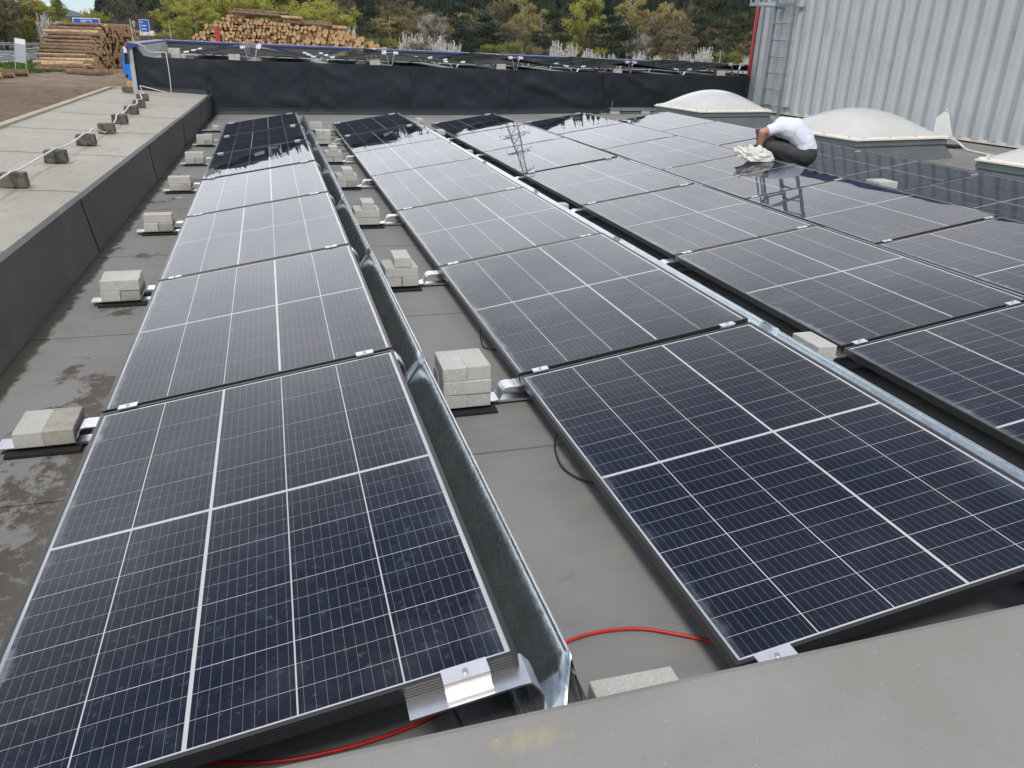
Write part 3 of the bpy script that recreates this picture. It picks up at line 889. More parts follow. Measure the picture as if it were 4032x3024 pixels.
# ================================================================== tent shaped panels on the upper roof
TT = R(7.4)
tents = [(-0.76, 1.63), (1.88, 4.22), (4.46, 6.79), (7.06, 9.34), (9.55, 11.95)]
wd = math.cos(TT) * PW
for n, (xl, xr) in enumerate(tents):
    for j in range(2):
        y = 15.72 + j * 1.774
        tn = '%s tent from the upper roof corner' % ORD[n]
        dep = 'front' if j == 0 else 'rear'
        solar_panel((xl, y, uz(xl) + 0.125), TT, n % 2, False, '%s upper roof solar panel sloping up to ridge, %s' % (dep, tn), 'tent shaped panels on the upper roof')
        if n < 4 or True:
            solar_panel((xr, y + PL, uz(xr) + 0.125), TT, n % 2, False, '%s upper roof solar panel sloping down from ridge, %s' % (dep, tn), 'tent shaped panels on the upper roof', rotz=math.pi)
    # end brackets
    pxl, pxr = xl + wd, xr - wd
    for j in range(3):
        y = 15.70 + j * 1.774
        zl, zr_ = uz(xl), uz(xr)
        zp = uz(pxl) + 0.125 + PW * math.sin(TT)
        r = empty('ridge_bracket', ((pxl + pxr) / 2, y, uz(pxl)))
        tag(r, 'bent aluminium ridge bracket of %s tent from the upper roof corner, %s' % (ORD[n], ['at the dark wall', 'in the middle', 'by the blue coping'][j]), 'bracket', 'ridge brackets on the upper roof')
        OFF2 = (-(pxl + pxr) / 2, -y, -uz(pxl))
        MB().ribbon([(pxl - 0.06, zp - 0.042), (pxl - 0.01, zp - 0.036), (pxl + 0.012, zp - 0.06), (pxl + 0.05, uz(pxl) + 0.03), (pxl + 0.10, uz(pxl) + 0.02)], y - 0.03, y + 0.03, 0.006).build('leg', M['alu'], r, loc=OFF2)
        MB().ribbon([(pxr + 0.06, zp - 0.042), (pxr + 0.01, zp - 0.036), (pxr - 0.012, zp - 0.06), (pxr - 0.05, uz(pxl) + 0.03), (pxr - 0.10, uz(pxl) + 0.02)], y - 0.03, y + 0.03, 0.006).build('leg', M['alu'], r, loc=OFF2)
        MB().ribbon([(pxl - 0.02, zp - 0.004), (pxl + 0.05, zp - 0.012), ((pxl + pxr) / 2, zp - 0.006), (pxr - 0.05, zp - 0.012), (pxr + 0.02, zp - 0.004)], y - 0.02, y + 0.02, 0.005).build('tie_strip', M['alu'], r, loc=OFF2)
        for xc, sg in ((pxl - 0.035, 1), (pxr + 0.035, -1)):
            MB().box(-0.045, 0.045, -0.03, 0.012, -0.03, 0.012).build('clamp', M['alu_clamp'], r, loc=(xc + OFF2[0], 0.0, zp - 0.004 + OFF2[2]), rot=(0, -TT * sg, 0))
        for xf, sg in ((xl, -1), (xr, 1)):
            r2 = empty('foot_bracket', (xf, y, uz(xf)))
            tag(r2, 'aluminium foot on the %s side of the %s upper roof tent, %s' % ('corner' if sg < 0 else 'hall', ORD[n], ['at the dark wall', 'mid depth', 'by the coping'][j]), 'bracket', 'foot brackets on the upper roof')
            MB().ribbon([(-sg * 0.10, 0.095), (sg * 0.03, 0.086), (sg * 0.06, 0.06), (sg * 0.075, 0.02), (sg * 0.17, 0.012)], -0.03, 0.03, 0.006).build('foot_strip', M['alu'], r2)
            MB().box(-0.045, 0.045, -0.03, 0.012, -0.02, 0.012).build('clamp', M['alu_clamp'], r2, loc=(-sg * 0.055, 0, 0.135), rot=(0, TT * sg, 0))
    stack(pxl - 0.20, 15.86, uz(pxl) + 0.004, ['YY', 'X'] if n % 2 else ['XX', 'YY'], 'pile under the %s tent ridge of upper roof' % ORD[n], mat=False)
    if n in (1, 3):
        stack(xl + 0.62, 16.1, uz(xl) + 0.004, ['YY'], 'low pile inside the %s tent of upper roof' % ORD[n], mat=False)
stack(-0.93, 15.95, uz(-0.9) + 0.004, ['YY', 'XX', 'YY'], 'pile at the corner of upper roof', mat=False)
stack(-0.70, 15.95, uz(-0.7) + 0.004, ['YY'], 'low pile next to the corner pile of upper roof', mat=False)
for n, (xl, xr) in enumerate(tents):
    r_ = random.Random(50 + n)
    pts = [(xl + 0.25, 15.78, uz(xl) + 0.12), (xl + 0.45, 15.8, uz(xl) + 0.05 + r_.uniform(0, .03)), (xl + 0.62, 15.82, uz(xl) + 0.11), (xl + 0.8, 15.8, uz(xl) + 0.04), (xl + 0.95, 15.8, uz(xl) + 0.1), (xr - 0.9, 15.8, uz(xl) + 0.05), (xr - 0.6, 15.8, uz(xl) + 0.09), (xr - 0.3, 15.8, uz(xl) + 0.05)]
    cable('black_cable', pts, 0.009, M['blackcable'], 'sagging black cable under the %s tent of the upper roof' % ORD[n], 'cable', 'cables under the tents', 6, 6)

# ================================================================== the tall hall with ribbed cladding
M['clad'] = mk_sheet('ribbed_cladding', (0.415, 0.445, 0.462), (0.47, 0.50, 0.515), (0.345, 0.35, 0.335), 0.42, 0.7, 0.5)
M['red'] = simple('red_trim', (0.42, 0.030, 0.030), 0.4, 0, 4, 0.12)
M['darkgap'] = simple('dark_recess', (0.05, 0.05, 0.05), 0.8, 0, 6, 0.3)
M['concrete'] = mk_concrete('grey_concrete', (0.26, 0.25, 0.235), 0.7)
hall = empty('industrial_hall', (11.06, 15.5, 0.12), (0, 0, R(3.185)))
tag(hall, 'tall hall clad in ribbed pale grey metal sheets beside the skylights', 'building')
HZ = -0.12
def clad_sheet(n):
    b = MB(); p = 0.325
    prof = []
    for k in range(3):
        y = -k * p
        prof += [(0.0, y), (0.0, y - 0.115), (-0.085, y - 0.155), (-0.085, y - 0.285)]
    prof += [(0.0, -3 * p), (0.0, -3 * p - 0.02)]
    z0, z1 = 0.075, 3.27
    for a, c in zip(prof[:-1], prof[1:]):
        b.quad((a[0], a[1], z0), (c[0], c[1], z0), (c[0], c[1], z1), (a[0], a[1], z1))
    return b
cs = clad_sheet(0).mesh('cladding_sheet', M['clad'])
sc = MB()
for k in range(3):
    for z in (0.14, 1.62, 3.15):
        sc.tube([(-0.003, -k * 0.325 - 0.05, z), (-0.010, -k * 0.325 - 0.05, z)], 0.010, 6)
scm = sc.mesh('screw_set', M['galv_steel'])
for n in range(20):
    s_ = put('cladding_sheet', cs, hall, (-0.0035 * (n % 2), -0.16 - n * 0.975, 0))
    put('screw_set', scm, s_, (0, 0, 0))
MB().box(0.02, 9.0, -20.0, -0.02, -1.6, 3.26).build('core', M['darkgap'], hall)
MB().box(-0.075, 0.02, -20.0, -0.10, 0.030, 0.074).build('base_flashing', M['cream'], hall)
MB().hexa([(-0.20, -20, -0.15), (0.019, -20, -0.15), (0.019, -0.1, -0.15), (-0.20, -0.1, -0.15), (-0.03, -20, 0.025), (0.019, -20, 0.025), (0.019, -0.1, 0.025), (-0.03, -0.1, 0.025)]).build('plinth', M['upstand'], hall)
MB().box(-0.09, 9.1, -20.1, 0.10, 3.275, 3.39).build('fascia', M['bluecoping'], hall)
MB().box(-0.05, 0.10, 0.0, 0.115, 0.55, 3.27).build('corner_trim', M['red'], hall)
MB().box(-0.035, 0.015, -0.155, -0.005, 0.08, 3.27).build('corner_flashing', M['greyflash'], hall)
ch = MB()
for k in range(74):
    z = 3.2 - k * 0.040
    a = Vector((-0.085 - 0.0008 * k, -0.145 + 0.0010 * k, z))
    if k % 2: ch.tube([a + Vector((0, -0.009, 0.024)), a + Vector((0, -0.009, -0.024))], 0.005, 5).tube([a + Vector((0, 0.009, 0.024)), a + Vector((0, 0.009, -0.024))], 0.005, 5)
    else: ch.tube([a + Vector((-0.009, 0, 0.024)), a + Vector((-0.009, 0, -0.024))], 0.005, 5).tube([a + Vector((0.009, 0, 0.024)), a + Vector((0.009, 0, -0.024))], 0.005, 5)
o = ch.build('chain', M['blackcable'], loc=(11.06, 15.5, 0.12), rot=(0, 0, R(3.185)))
tag(o, 'dark steel chain hanging beside the red corner trim of the hall', 'chain')

lad = empty('wall_ladder', (11.06, 15.5, 0.12), (0, 0, R(3.185)))
tag(lad, 'galvanised steel wall ladder with safety cage on the ribbed hall', 'ladder')
YA, YB_ = -1.46, -0.86
for y in (YA, YB_):
    MB().box(-0.285, -0.215, y - 0.018, y + 0.018, -0.05, 4.35).build('stile', M['galv_steel'], lad)
for k in range(14):
    z = 0.20 + k * 0.315
    MB().tube([(-0.25, YA + 0.018, z), (-0.25, YB_ - 0.018, z)], 0.016, 8).build('rung', M['galv_steel'], lad, smooth=True)
for z in (0.16, 2.06, 3.25):
    for y in (YA, YB_):
        MB().box(-0.214, -0.04, y - 0.02, y + 0.02, z - 0.02, z + 0.02).build('standoff', M['galv_steel'], lad)
hoop = [(-0.287, YA - 0.01), (-0.72, YA - 0.02), (-0.98, YA + 0.16), (-0.98, YB_ - 0.14), (-0.72, YB_ + 0.04), (-0.287, YB_ + 0.03)]
for z in (2.10, 2.95, 3.8, 4.3):
    b = MB()
    for a, c in zip(hoop[:-1], hoop[1:]):
        d = Vector((c[0] - a[0], c[1] - a[1], 0)); L = d.length; d.normalize()
        Mx = Matrix.Translation((a[0], a[1], z)) @ Matrix.Rotation(math.atan2(d.y, d.x), 4, 'Z')
        b.box(0, L, -0.004, 0.004, -0.03, 0.03, M=Mx)
    b.build('cage_hoop', M['galv_steel'], lad)
for (x, y) in [(-0.70, YA - 0.005), (-0.965, YA + 0.17), (-0.965, (YA + YB_) / 2), (-0.965, YB_ - 0.15), (-0.70, YB_ + 0.02)]:
    MB().box(x - 0.006, x + 0.006, y - 0.022, y + 0.022, 2.08, 4.32).build('cage_bar', M['galv_steel'], lad)

# ================================================================== skylights
M['dome'] = simple('opal_dome', (0.55, 0.545, 0.525), 0.25, 0, 2.0, 0.04, 0, 60, 0.5)
M['curb'] = mk_sheet('skylight_curb', (0.095, 0.108, 0.118), (0.135, 0.147, 0.155), (0.075, 0.075, 0.068), 0.6, 3)
M['band'] = mk_sheet('skylight_band', (0.105, 0.135, 0.135), (0.145, 0.175, 0.172), (0.10, 0.12, 0.12), 0.5, 3)
def skylight(cx, cy, rot, sx, sy, label):
    z0 = roof_z(cx)
    r = empty('skylight', (cx, cy, z0), (0, 0, rot))
    tag(r, label, 'skylight', 'opal dome skylights')
    hx, hy = sx / 2, sy / 2
    def frustum(a, b, za, zb):
        return MB().hexa([(-hx - a, -hy - a, za), (hx + a, -hy - a, za), (hx + a, hy + a, za), (-hx - a, hy + a, za), (-hx - b, -hy - b, zb), (hx + b, -hy - b, zb), (hx + b, hy + b, zb), (-hx - b, hy + b, zb)])
    frustum(0.12, -0.015, -0.02, 0.195).build('curb', M['curb'], r)
    frustum(0.30, 0.29, -0.01, 0.004).build('collar_sheet', M['membrane'], r)
    frustum(0.005, 0.002, 0.197, 0.262).build('band', M['band'], r)
    fl = frustum(0.022, 0.022, 0.272, 0.290).mesh('flange', M['cream']); put('flange', fl, r)
    fl2 = frustum(0.004, -0.012, 0.2902, 0.312).mesh('flange_rim', M['cream']); put('flange_rim', fl2, r)
    frustum(-0.03, -0.03, 0.2622, 0.272).build('gasket', M['darkgap'], r)
    N = 28
    b = MB()
    for i in range(N + 1):
        for j in range(N + 1):
            u, v = -1 + 2 * i / N, -1 + 2 * j / N
            h = (max(0, 1 - u * u) * max(0, 1 - v * v)) ** 0.72
            b.v.append((u * (hx - 0.04), v * (hy - 0.04), 0.3125 + 0.30 * h))
    for i in range(N):
        for j in range(N):
            q = i * (N + 1) + j
            b.face((q, q + N + 1, q + N + 2, q + 1))
    b.build('dome', M['dome'], r, smooth=True)
    cap = MB().tube([(0, 0, 0), (0, 0, 0.014), (0, 0, 0.0145)], [0.018, 0.018, 0.008], 10).mesh('screw_cap', M['whiteplastic'])
    for k in range(4):
        t = -0.84 + 0.56 * k
        for q in ((t * hx, -hy + 0.012), (t * hx, hy - 0.012), (-hx + 0.012, t * hy), (hx - 0.012, t * hy)):
            put('screw_cap', cap, r, (q[0], q[1], 0.311))
    return r
skylight(8.66, 12.84, R(7), 1.56, 1.45, 'cream rimmed opal dome skylight beside the dark wall')
skylight(8.66, 8.72, R(8), 1.68, 1.60, 'cream rimmed opal dome skylight behind the crouching person')
skylight(9.02, 5.30, R(8), 1.68, 1.60, 'cream rimmed opal dome skylight farthest from the dark wall')

# weatherproof box on a stand by the middle skylight
jb = empty('junction_box', (10.42, 9.02, roof_z(10.4)), (0, 0, R(-38)))
tag(jb, 'white weatherproof electrical box on a stand beside the middle skylight', 'electrical box')
b = MB()
sh = [(-0.13, 0.13), (0.09, 0.13), (0.135, 0.20), (0.03, 0.50), (-0.02, 0.515), (-0.13, 0.40)]
for y in (-0.09, 0.09):
    pts = [(x, y, z) for x, z in sh]
    b.poly(pts if y < 0 else pts[::-1])
for i in range(len(sh)):
    a, c = sh[i], sh[(i + 1) % len(sh)]
    b.quad((a[0], -0.09, a[1]), (a[0], 0.09, a[1]), (c[0], 0.09, c[1]), (c[0], -0.09, c[1]))
b.build('housing', M['whiteplastic'], jb)
MB().hexa([(0.135, -0.095, 0.21), (0.145, -0.095, 0.215), (0.145, 0.095, 0.215), (0.135, 0.095, 0.21), (0.032, -0.095, 0.505), (0.042, -0.095, 0.51), (0.042, 0.095, 0.51), (0.032, 0.095, 0.505)]).build('lid', M['greyflash'], jb)
for y in (-0.05, 0.05):
    MB().tube([(0.0, y - 0.015, 0.515), (0.0, y, 0.54), (0.0, y + 0.015, 0.515)], 0.008, 6).build('hinge', M['greyflash'], jb)
MB().box(0.085, 0.12, 0.088, 0.104, 0.30, 0.335).build('latch', M['greyflash'], jb)
MB().box(-0.04, 0.04, -0.05, 0.05, 0.03, 0.13).build('stand', M['greyflash'], jb)
o = MB().box(-0.2, 0.3, -0.14, 0.14, 0.0, 0.032).build('rubber_mat', M['rubber'], loc=(10.45, 9.0, roof_z(10.45) + 0.003), rot=(0, 0, R(-20)))
tag(o, 'worn dark mat under the white electrical box', 'mat')
cable('white_conduit', [(10.46, 8.95, 0.26), (10.50, 8.78, 0.22), (10.48, 8.55, 0.135), (10.42, 8.30, 0.125), (10.36, 8.0, 0.125), (10.2, 7.5, 0.12)], 0.016, M['whitecable'],
      'grey plastic conduit running from the white electrical box', 'conduit')

# cable tray on two pavers by the wall
tr = empty('cable_tray', (8.2, 15.12, 0.07))
tag(tr, 'perforated galvanised cable tray on two pavers in front of the dark wall', 'cable tray')
MB().ribbon([(-0.66, 0.0), (0.66, 0.0)], -0.06, 0.06, 0.003).build('tray_bottom', M['galv'], tr, loc=(0, 0, 0.064))
for y in (-0.06, 0.06):
    b = MB().box(-0.66, 0.66, y - 0.0012, y + 0.0012, 0.064, 0.125)
    b.build('tray_side', M['galv_steel'], tr)
    for k in range(14):
        MB().box(-0.02, 0.02, -0.002, 0.002, -0.004, 0.004).build('slot', M['darkgap'], tr, loc=(-0.6 + k * 0.092, y - 0.0005, 0.092))
MB().box(-0.66, 0.66, -0.075, 0.075, 0.125, 0.128).build('tray_cover', M['galv'], tr)
for x, w in ((7.66, 'at the free end'), (8.36, 'near the skylight')):
    paver(x, 15.12, roof_z(x) + 0.002, True, 'grey paver carrying the galvanised cable tray %s' % w, 'pavers under the cable tray')
cable('black_cable', [(7.56, 15.13, 0.15), (7.45, 15.13, 0.14), (7.36, 15.14, 0.09), (7.30, 15.16, 0.066), (7.24, 15.3, 0.066)], 0.016, M['blackcable'], 'thick black cable leaving the galvanised tray', 'cable')
o = MB().tube([(7.62, 15.18, 0.07), (7.62, 15.18, 0.32)], 0.006, 6).build('steel_pin', M['galv_steel'])
tag(o, 'thin upright steel pin behind the galvanised cable tray', 'pin')

# ================================================================== lightning conductor and its concrete holders
hold = [(-1.06, 5.17), (-1.05, 6.39), (-1.03, 7.55), (-1.02, 8.62), (-1.04, 9.64), (-1.08, 10.88), (-1.12, 11.93), (-1.22, 13.12), (-1.63, 14.55)]
HB = MB().hexa([(-0.085, -0.05, 0), (0.085, -0.05, 0), (0.085, 0.05, 0), (-0.085, 0.05, 0), (-0.081, -0.046, 0.10), (0.081, -0.046, 0.10), (0.081, 0.046, 0.10), (-0.081, 0.046, 0.10)]).mesh('conductor_holder', M['holder'])
bevel_mesh(HB, 0.006)
hr = random.Random(3)
ordw = ['ninth', 'eighth', 'seventh', 'sixth', 'fifth', 'fourth', 'third', 'second', 'first']
for n, (x, y) in enumerate([(-1.07, 3.95)] + hold[:-1]):
    o = put('conductor_holder', HB, None, (x, y, rz(x) + 0.006), (0, 0, hr.uniform(-.12, .12)))
    tag(o, 'mossy concrete conductor block, %s along the wire from the dark wall' % ordw[n], 'block', 'concrete blocks carrying the conductor')
o = put('conductor_holder', HB, None, (hold[-1][0], hold[-1][1], rz(hold[-1][0]) + 0.006), (0, 0, 0.05))
tag(o, 'mossy concrete block standing clear of the conductor wire', 'block', 'concrete blocks carrying the conductor')
o = put('conductor_holder', HB, None, (-1.06, 15.72, uz(-1.06) + 0.002), (0, 0, 0.05))
tag(o, 'mossy concrete block at the corner of the upper roof', 'block', 'concrete blocks carrying the conductor')
pts = [(-1.09, 2.6, rz(-1.09) + 0.02)]
for n, (x, y) in enumerate([(-1.07, 3.95)] + hold[:-1]):
    top = rz(x) + (0.113 if n != 4 else 0.03)
    pts += [(x - 0.01, y - 0.12, top - 0.006), (x, y, top), (x + 0.01, y + 0.12, top - 0.007)]
    pts.append((x + 0.015 * (-1) ** n - 0.01, y + 0.58, rz(x) + (0.088 if n % 3 else 0.10)))
pts = pts[:-1] + [(-1.35, 14.3, 0.44), (-1.50, 15.2, 0.43), (-1.53, 15.44, 0.44), (-1.54, 15.45, 0.49), (-1.30, 15.44, 0.43), (-1.06, 15.445, 0.375), (-1.03, 15.445, 0.40), (-1.02, 15.445, 0.71), (-1.03, 15.47, 0.99), (-1.05, 15.62, 1.05), (-1.15, 15.64, 1.058), (-1.28, 15.62, 1.058), (-1.36, 15.58, 1.09), (-1.40, 15.56, 1.16), (-1.52, 15.54, 1.20)]
cable('conductor_wire', pts, 0.0075, M['whitecable'], 'white lightning conductor wire running over concrete blocks and up the wall', 'wire', None, 5, 6)
for (x, y, z0, z1, w) in ((-1.55, 15.5, 1.19, 1.60, 'at the front corner of upper roof'), (-1.36, 20.1, 1.22, 1.55, 'at the rear corner of upper roof'), (12.84, 20.1, 0.98, 1.33, 'on the blue coping by the hall')):
    o = MB().tube([(x, y, z0), (x - 0.006, y, z1)], [0.006, 0.0045], 6).build('lightning_rod', M['whitecable'])
    tag(o, 'thin lightning rod ' + w, 'lightning rod')

# ================================================================== the crouching person and the white bag
M['skin'] = simple('skin', (0.42, 0.22, 0.155), 0.5, 0, 14, 0.12)
M['shirt'] = simple('white_shirt', (0.66, 0.68, 0.77), 0.85, 0, 8, 0.03, 0.4, 22)
M['trousers'] = simple('grey_trousers', (0.040, 0.042, 0.042), 0.85, 0, 6, 0.3, 0.5, 18)
M['hair'] = simple('dark_hair', (0.012, 0.010, 0.009), 0.6, 0, 40, 0.4)
M['shoe'] = simple('black_shoe', (0.015, 0.015, 0.015), 0.6, 0, 20, 0.3)
FV = Vector((0.5712, 0.8208, 0)); RV = Vector((0.8208, -0.5712, 0)); PO = Vector((6.55, 6.88, 0))
def W_(a, z, b): return PO + RV * a + FV * b + Vector((0, 0, z))
def blob(name, caps, mat, parent, voxel=0.012, smooth=6, wr=0.0):
    bm = bmesh.new()
    for (p, r0, q, r1) in caps:
        p, q = W_(*p), W_(*q)
        steps = max(2, int((q - p).length / (min(r0, r1) * 0.5)) + 1)
        for k in range(steps + 1):
            t = k / steps
            bmesh.ops.create_icosphere(bm, subdivisions=2, radius=r0 + (r1 - r0) * t, matrix=Matrix.Translation(p.lerp(q, t)))
    me = bpy.data.meshes.new(name); bm.to_mesh(me); bm.free()
    tmp = bpy.data.objects.new(name + '_tmp', me); col.objects.link(tmp)
    m = tmp.modifiers.new('r', 'REMESH'); m.mode = 'VOXEL'; m.voxel_size = voxel
    m2 = tmp.modifiers.new('s', 'SMOOTH'); m2.iterations = smooth; m2.factor = 0.5
    dg = bpy.context.evaluated_depsgraph_get()
    out = bpy.data.meshes.new_from_object(tmp.evaluated_get(dg))
    bpy.data.objects.remove(tmp)
    if wr:
        for v in out.vertices:
            c = v.co
            n1 = noise.noise(Vector((c.x * 14, c.y * 14, c.z * 5))); n2 = noise.noise(Vector((c.x * 34, c.y * 34, c.z * 16 + 5)))
            v.co = c + v.normal * wr * (n1 + 0.4 * n2)
    out.materials.clear(); out.materials.append(mat)
    out.polygons.foreach_set('use_smooth', [True] * len(out.polygons))
    out.name = name
    o = bpy.data.objects.new(name, out); col.objects.link(o)
    if parent is not None:
        o.parent = parent; o.matrix_parent_inverse = parent.matrix_world.inverted()
    return o
leg_l = [((-0.06, 0.318, -0.10), 0.092, (-0.42, 0.405, -0.15), 0.066), ((-0.42, 0.402, -0.15), 0.064, (-0.17, 0.262, -0.11), 0.048)]
leg_r = [((-0.06, 0.318, 0.10), 0.092, (-0.40, 0.43, 0.20), 0.066), ((-0.40, 0.43, 0.20), 0.062, (-0.28, 0.245, 0.16), 0.045)]
pelv = [((-0.02, 0.325, -0.07), 0.125, (-0.02, 0.325, 0.07), 0.125)]
tors = [((-0.015, 0.36, -0.06), 0.118, (-0.055, 0.47, -0.07), 0.115), ((-0.015, 0.36, 0.06), 0.118, (-0.055, 0.47, 0.07), 0.115),
        ((-0.055, 0.47, -0.07), 0.115, (-0.165, 0.580, -0.085), 0.118), ((-0.055, 0.47, 0.07), 0.115, (-0.165, 0.580, 0.085), 0.118),
        ((-0.165, 0.580, -0.085), 0.118, (-0.315, 0.600, -0.10), 0.098), ((-0.165, 0.580, 0.085), 0.118, (-0.315, 0.600, 0.10), 0.098),
        ((-0.315, 0.600, -0.14), 0.078, (-0.315, 0.600, 0.14), 0.078)]
arm_l = [((-0.345, 0.612, -0.165), 0.058, (-0.505, 0.555, -0.270), 0.043), ((-0.505, 0.555, -0.270), 0.043, (-0.520, 0.365, -0.215), 0.029)]
arm_r = [((-0.340, 0.600, 0.165), 0.058, (-0.430, 0.470, 0.250), 0.043), ((-0.430, 0.470, 0.250), 0.043, (-0.475, 0.345, 0.130), 0.029)]
neck = [((-0.325, 0.600, 0), 0.058, (-0.405, 0.555, 0.0), 0.055)]
head = [((-0.425, 0.540, 0.0), 0.078, (-0.470, 0.490, 0.0), 0.078), ((-0.430, 0.470, 0.0), 0.055, (-0.455, 0.435, 0.0), 0.040), ((-0.505, 0.440, 0.0), 0.014, (-0.515, 0.430, 0.0), 0.012),
        ((-0.445, 0.505, -0.082), 0.018, (-0.430, 0.490, -0.082), 0.014), ((-0.445, 0.505, 0.082), 0.018, (-0.430, 0.490, 0.082), 0.014)]
def hand(cx, cz, cb):
    c = [((cx, cz, cb), 0.027, (cx - 0.012, cz - 0.045, cb + 0.005), 0.028)]
    for k, (db, L) in enumerate(((-0.030, 0.052), (-0.010, 0.062), (0.011, 0.058), (0.031, 0.045))):
        s = (cx - 0.015, cz - 0.055, cb + db); m_ = (cx - 0.022 - L * 0.3, cz - 0.055 - L * 0.45, cb + db); e = (cx - 0.006 - L * 0.3, cz - 0.055 - L * 0.95, cb + db)
        c += [(s, 0.0098, m_, 0.0092), (m_, 0.0092, e, 0.0082)]
    c += [((cx + 0.008, cz - 0.015, cb - 0.026), 0.0115, (cx - 0.015, cz - 0.050, cb - 0.050), 0.0095), ((cx - 0.015, cz - 0.050, cb - 0.050), 0.0095, (cx - 0.025, cz - 0.075, cb - 0.046), 0.0085)]
    return c
foot = lambda b: [((-0.17, 0.255, b), 0.042, (-0.30, 0.222, b), 0.036)]
body = blob('person', pelv + [(a, r - 0.012, b, q - 0.012) for a, r, b, q in tors + leg_l + leg_r] + arm_l + arm_r + neck + head + hand(-0.523, 0.350, -0.212) + hand(-0.478, 0.330, 0.125), M['skin'], None, 0.0085, 4)
tag(body, 'person in white short-sleeved shirt and dark trousers sitting bent over the panels', 'person')
sl_l = [((-0.335, 0.610, -0.155), 0.074, (-0.425, 0.578, -0.215), 0.066)]
sl_r = [((-0.330, 0.598, 0.155), 0.074, (-0.410, 0.548, 0.205), 0.066)]
blob('shirt', [(a, r + 0.010, b, q + 0.010) for a, r, b, q in tors] + sl_l + sl_r, M['shirt'], body, 0.010, 7, 0.010)
blob('trousers', [(a, r + 0.010, b, q + 0.010) for a, r, b, q in leg_l + leg_r] + [((-0.01, 0.325, -0.07), 0.134, (-0.01, 0.325, 0.07), 0.134)], M['trousers'], body, 0.010, 6, 0.010)
blob('hair', [((-0.432, 0.548, 0.0), 0.080, (-0.482, 0.500, 0.0), 0.076)], M['hair'], body, 0.010, 3, 0.006)
for b_ in (-0.11, 0.16):
    blob('shoe', [(p, r + 0.008, q, s + 0.006) for p, r, q, s in foot(b_)], M['shoe'], body, 0.010, 3)

def mk_bag():
    t = NT('white_plastic_film')
    co = t.coord('Object')
    n = t.noise(co, 14, 5, 0.65)
    d = t.node('BsdfPrincipled', {'Base Color': (0.85, 0.85, 0.78, 1), 'Roughness': 0.35})
    tl = t.node('BsdfTranslucent', {'Color': (0.8, 0.8, 0.72, 1)})
    nm = t.bump(n, 0.35, 0.01); t.l.new(nm, d.inputs['Normal'])
    t.surf(t.node('MixShader', {0: 0.35, 1: d, 2: tl}))
    return t.mat
bm = bmesh.new()
bmesh.ops.create_icosphere(bm, subdivisions=5, radius=1)
for v in bm.verts:
    c = v.co.copy()
    rgd = abs(noise.noise(c * 1.9 + Vector((4, 1, 0))))
    r2 = abs(noise.noise(c * 4.3 + Vector((0, 7, 2))))
    k = 0.72 + 0.55 * rgd + 0.30 * r2 + 0.10 * noise.noise(c * 9)
    x, y, z = c.x * k * 0.20, c.y * k * 0.12, max(c.z * k * 0.115, -0.03)
    if c.x < -0.35: z += 0.045 * (-c.x - 0.35) / 0.65; y *= 0.75      # the open mouth stands up at one end
    v.co = (x, y, z)
me = bpy.data.meshes.new('plastic_bag'); bm.to_mesh(me); bm.free()
me.materials.append(mk_bag())
me.polygons.foreach_set('use_smooth', [True] * len(me.polygons))
bag = put('plastic_bag', me, None, (5.73, 6.66, 0.322), (0, 0, R(-38)))
tag(bag, 'crumpled white plastic bag lying on the panel edge beside the person', 'bag')

M['chip'] = simple('fresh_wood', (0.55, 0.42, 0.26), 0.8, 0, 30, 0.15)
o = MB().hexa([(-0.035, -0.012, 0), (0.035, -0.008, 0), (0.03, 0.012, 0), (-0.03, 0.010, 0), (-0.033, -0.011, 0.008), (0.028, -0.008, 0.010), (0.026, 0.009, 0.012), (-0.026, 0.009, 0.007)]).build('wood_chip', M['chip'], loc=(-0.19, 6.78, 0.0025), rot=(0, 0, 0.1))
tag(o, 'small pale wood chip lying on the roof beside the raised strip', 'wood chip')

# ================================================================== the land around
G = -1.4
def PA(az, d):
    return (CAM.x + d * math.sin(R(az)), CAM.y + d * math.cos(R(az)))

def mk_ground(name, a, b, c, s1=0.05, s2=1.2, rough=0.95, bump=0.6, bscale=9):
    t = NT(name); co = pos(t)
    n1 = t.noise(co, s1, 5, 0.6); n2 = t.noise(co, s2, 6, 0.7)
    cc = t.mix(t.ramp(n1, [(0.35, 0), (0.65, 1)]), a, b)
    cc = t.mix(t.ramp(n2, [(0.42, 0), (0.66, 0.8)]), cc, c)
    t.bsdf(cc, rough, 0, t.bump(t.noise(co, bscale, 5, 0.7), bump, 0.08), 0.1)
    return t.mat
M['meadow'] = mk_ground('meadow_ground', (0.075, 0.085, 0.030), (0.12, 0.10, 0.055), (0.055, 0.050, 0.025))
M['soil'] = mk_ground('tilled_soil', (0.165, 0.124, 0.092), (0.205, 0.158, 0.12), (0.11, 0.081, 0.058), 0.12, 2.6, 1.0, 1.0, 5)
M['mud'] = mk_ground('mud_track', (0.21, 0.16, 0.118), (0.26, 0.205, 0.155), (0.13, 0.095, 0.066), 0.2, 1.2)
M['grassmat'] = mk_ground('grass_ground', (0.075, 0.135, 0.028), (0.105, 0.165, 0.040), (0.05, 0.085, 0.02), 0.2, 1.6)
M['asphalt'] = mk_ground('asphalt', (0.115, 0.118, 0.122), (0.145, 0.148, 0.152), (0.10, 0.10, 0.10), 0.1, 2.5, 0.85, 0.1)
M['paint'] = simple('road_paint', (0.68, 0.68, 0.66), 0.7, 0, 3, 0.12)
M['hillmat'] = mk_ground('wooded_hill_ground', (0.030, 0.032, 0.018), (0.050, 0.042, 0.025), (0.020, 0.024, 0.012), 0.05, 0.4)

